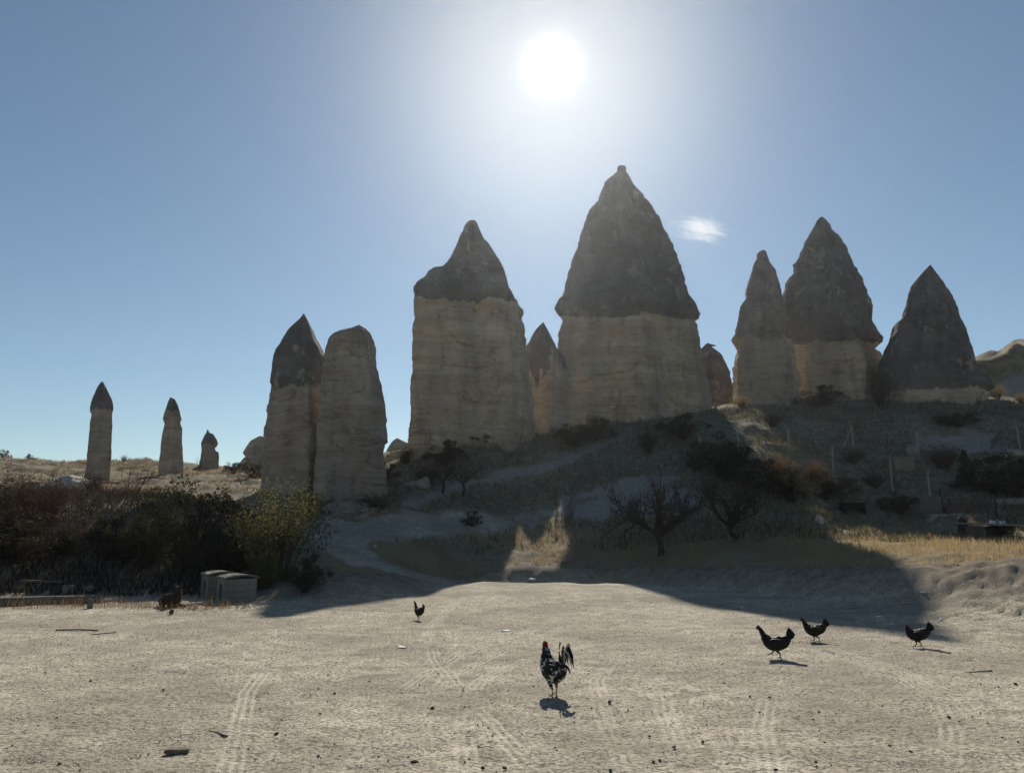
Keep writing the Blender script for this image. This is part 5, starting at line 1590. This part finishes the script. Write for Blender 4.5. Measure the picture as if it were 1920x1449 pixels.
        for i in range(8):
            sd = -1 if i % 2 else 1
            q = i / 8
            pth = [(.13 - .02 * q, sd * .03, .40), (.10 - .03 * q, sd * .055, .36), (.065 - .05 * q, sd * .068, .335), (.02 - .06 * q, sd * .07, .325 + .01 * q), (-.01 - .07 * q, sd * .068, .33)]
            feather(pth, .011, M_WHITEP, 'hackle_feather', root)
        for i in range(6):
            sd = -1 if i % 2 else 1
            q = i / 6
            pth = [(-.12, sd * .03, .335), (-.15 - .02 * q, sd * .05, .325), (-.18 - .02 * q, sd * .058, .295), (-.195 - .02 * q, sd * .06, .25)]
            feather(pth, .010, M_WHITEP if i % 3 == 0 else M_BLACKP, 'saddle_feather', root)
    else:
        for i in range(9):
            f = i / 8
            sy_ = (-1 if i % 2 else 1) * .02 * f
            bx, bz = -.145, .262
            an = 1.35 - .75 * f
            ln = .175 * (1 - .22 * f)
            pth = [(bx, sy_ * .2, bz), (bx - math.cos(an) * ln * .5, sy_ * .8, bz + math.sin(an) * ln * .5), (bx - math.cos(an) * ln, sy_ * 1.3, bz + math.sin(an) * ln)]
            feather(pth, .026, plume, 'tail_feather', root)
    return root
PI = math.pi
chicken('black and white rooster with a tall sickle tail in the foreground', 1040, 1303, math.radians(122), .93, stride=(.03, -.02), rooster=True, shank=M_SHANK, name='rooster')
chicken('black hen with upright tail lifting one foot, nearest of the hens', 1458, 1235, PI - .55, .94, lift=(0, .06), stride=(-.03, .07), neck=1.2)
chicken('brown black hen running at the edge of the shade, behind the nearest one', 1530, 1203, PI - .5, .82, lift=(.0, .02), stride=(-.06, .03), neck=1.1, plume=M_PLUMB)
chicken('black hen striding on the far right of the yard', 1724, 1213, PI - .3, .84, lift=(.0, .01), stride=(-.04, .07), neck=.75)
chicken('small distant black hen at the edge of the shade, left of the rooster', 786, 1162, PI - .95, .74, lift=(.06, 0), stride=(.05, -.05), neck=1.35)

def dog():
    g = G(322, 1138)
    root = empty('dog', 'dark shepherd dog lying with raised head in front of the kennels', 'dog', g, math.radians(-35), 1.0)
    M_FUR = simple_mat('fur_dark', (0.018, 0.014, 0.011), (0.055, 0.038, 0.025), 18, bump=.5, bumpdist=.01)
    S = []
    p, a, b = resample([(-.34, 0, .13), (-.28, 0, .15), (-.15, 0, .155), (0, 0, .17), (.10, 0, .20), (.15, 0, .25), (.17, 0, .31), (.18, 0, .36)], [.06, .12, .125, .125, .125, .11, .092, .08], [.07, .125, .13, .14, .145, .12, .095, .08], n=30)
    S.append(loft(p, a, b, 18))
    hd = Vector((.19, -.02, .385))
    fw = Vector((.62, -.62, -.12)).normalized()
    def al(t, dz=0):
        q = hd + fw * t
        return (q.x, q.y, q.z + dz)
    p, a, b = resample([al(-.07, .01), al(-.03, .015), al(.03, .01), al(.07, -.01), al(.12, -.022), al(.16, -.03)], [.04, .078, .082, .062, .042, .026], [.04, .075, .078, .058, .04, .025], n=16)
    S.append(loft(p, a, b, 14))
    for sd in (-1, 1):
        S.append(tube([(.09, sd * .09, .17), (.12, sd * .10, .07), (.02, sd * .10, .045)], [.06, .045, .04], 10))
        S.append(tube([(.03, sd * .10, .045), (.20, sd * .10, .04), (.32, sd * .095, .035), (.36, sd * .095, .03)], [.04, .034, .032, .028], 12))
        S.append(tube([(-.24, sd * .10, .14), (-.12, sd * .155, .11), (-.22, sd * .16, .05), (-.08, sd * .16, .03), (-.03, sd * .16, .028)], [.085, .065, .04, .03, .026], 14))
    S.append(tube([(-.36, 0, .10), (-.46, .06, .05), (-.52, .16, .04), (-.50, .26, .035)], [.04, .035, .032, .012], 14))
    me = fuse('body', S, .011, 4)
    add_obj('body', me, M_FUR, root)
    side = fw.cross(Vector((0, 0, 1))).normalized()
    for sd in (-1, 1):
        b0 = hd + side * sd * .05 - fw * .015 + Vector((0, 0, .045))
        t0 = b0 + side * sd * .018 + Vector((0, 0, .085))
        V_, Q_, T_ = tube([b0, b0.lerp(t0, .5), t0], [.038, .028, .005], 8, 8)
        add_obj('ear', mesh_np('ear', V_, quads=Q_, tris=T_), M_FUR, root)
        e = lump('eye', .009, 3, M_EYE, (1, 1, 1), 2, 0, root); e.location = hd + fw * .08 + side * sd * .038 + Vector((0, 0, .028))
    n_ = lump('nose', .016, 4, M_EYE, (1, 1, .8), 2, 0, root); n_.location = hd + fw * .18 + Vector((0, 0, -.02))
dog()

# ------------------------------------------------------------------ the one small cloud
def cloud():
    c = PV(1316, 431, 2600)
    m = bpy.data.materials.new('cloud_vapour'); m.use_nodes = True
    t = m.node_tree
    for n in list(t.nodes):
        t.nodes.remove(n)
    out = N(t, 'ShaderNodeOutputMaterial')
    vol = N(t, 'ShaderNodeVolumePrincipled')
    tcn = N(t, 'ShaderNodeTexCoord')
    ob = tcn.outputs['Object']
    wr = N(t, 'ShaderNodeTexNoise'); wr.inputs['Scale'].default_value = 1.3; wr.inputs['Detail'].default_value = 3; L(t, ob, wr.inputs['Vector'])
    w2 = N(t, 'ShaderNodeVectorMath', operation='MULTIPLY_ADD'); L(t, wr.outputs['Color'], w2.inputs[0]); w2.inputs[1].default_value = (1.1, 1.1, 1.1); L(t, ob, w2.inputs[2])
    f = noise_n(t, map_n(t, w2.outputs[0], (0.8, 1.2, 4.2)), 1.7, 6, .72, 1.0)
    ln = N(t, 'ShaderNodeVectorMath', operation='LENGTH'); L(t, ob, ln.inputs[0])
    fall = math_n(t, 'SUBTRACT', 1.0, ln.outputs['Value'], clamp=True)
    q = math_n(t, 'ADD', math_n(t, 'MULTIPLY', fall, 0.40), math_n(t, 'SUBTRACT', f, 0.70), clamp=True)
    d = math_n(t, 'MULTIPLY', q, math_n(t, 'POWER', fall, 0.6))
    L(t, math_n(t, 'MULTIPLY', d, 0.07), vol.inputs['Density'])
    vol.inputs['Color'].default_value = (1, 1, 1, 1)
    vol.inputs['Anisotropy'].default_value = 0.35
    L(t, vol.outputs[0], out.inputs['Volume'])
    k = 2700 / FPX
    o = lump('cloud', 1.0, 61, m, (1, 1, 1), 3, .12)
    o.location = c; o.scale = (88 * k, 60 * k, 44 * k); o.rotation_euler = (0, .30, 0)
    tag(o, 'one small wispy white cloud right of the tallest chimney', 'cloud')
cloud()

# ------------------------------------------------------------------ thin dusty haze, added mostly to imitate lens glare round the sun
def haze():
    m = bpy.data.materials.new('glare_haze'); m.use_nodes = True
    t = m.node_tree
    for n in list(t.nodes):
        t.nodes.remove(n)
    out = N(t, 'ShaderNodeOutputMaterial')
    vol = N(t, 'ShaderNodeVolumePrincipled')
    vol.inputs['Color'].default_value = (0.92, 0.96, 1.0, 1)
    vol.inputs['Density'].default_value = 0.00022
    vol.inputs['Anisotropy'].default_value = 0.805
    L(t, vol.outputs[0], out.inputs['Volume'])
    bm = bmesh.new()
    box_bm(bm, (0, 40, 20), (13400, 13400, 47))
    me = bpy.data.meshes.new('haze'); bm.to_mesh(me); bm.free()
    o = add_obj('haze', me, m, None, 'stuff')
    o['label'] = 'thin dusty haze added to imitate lens glare towards the sun'
haze()
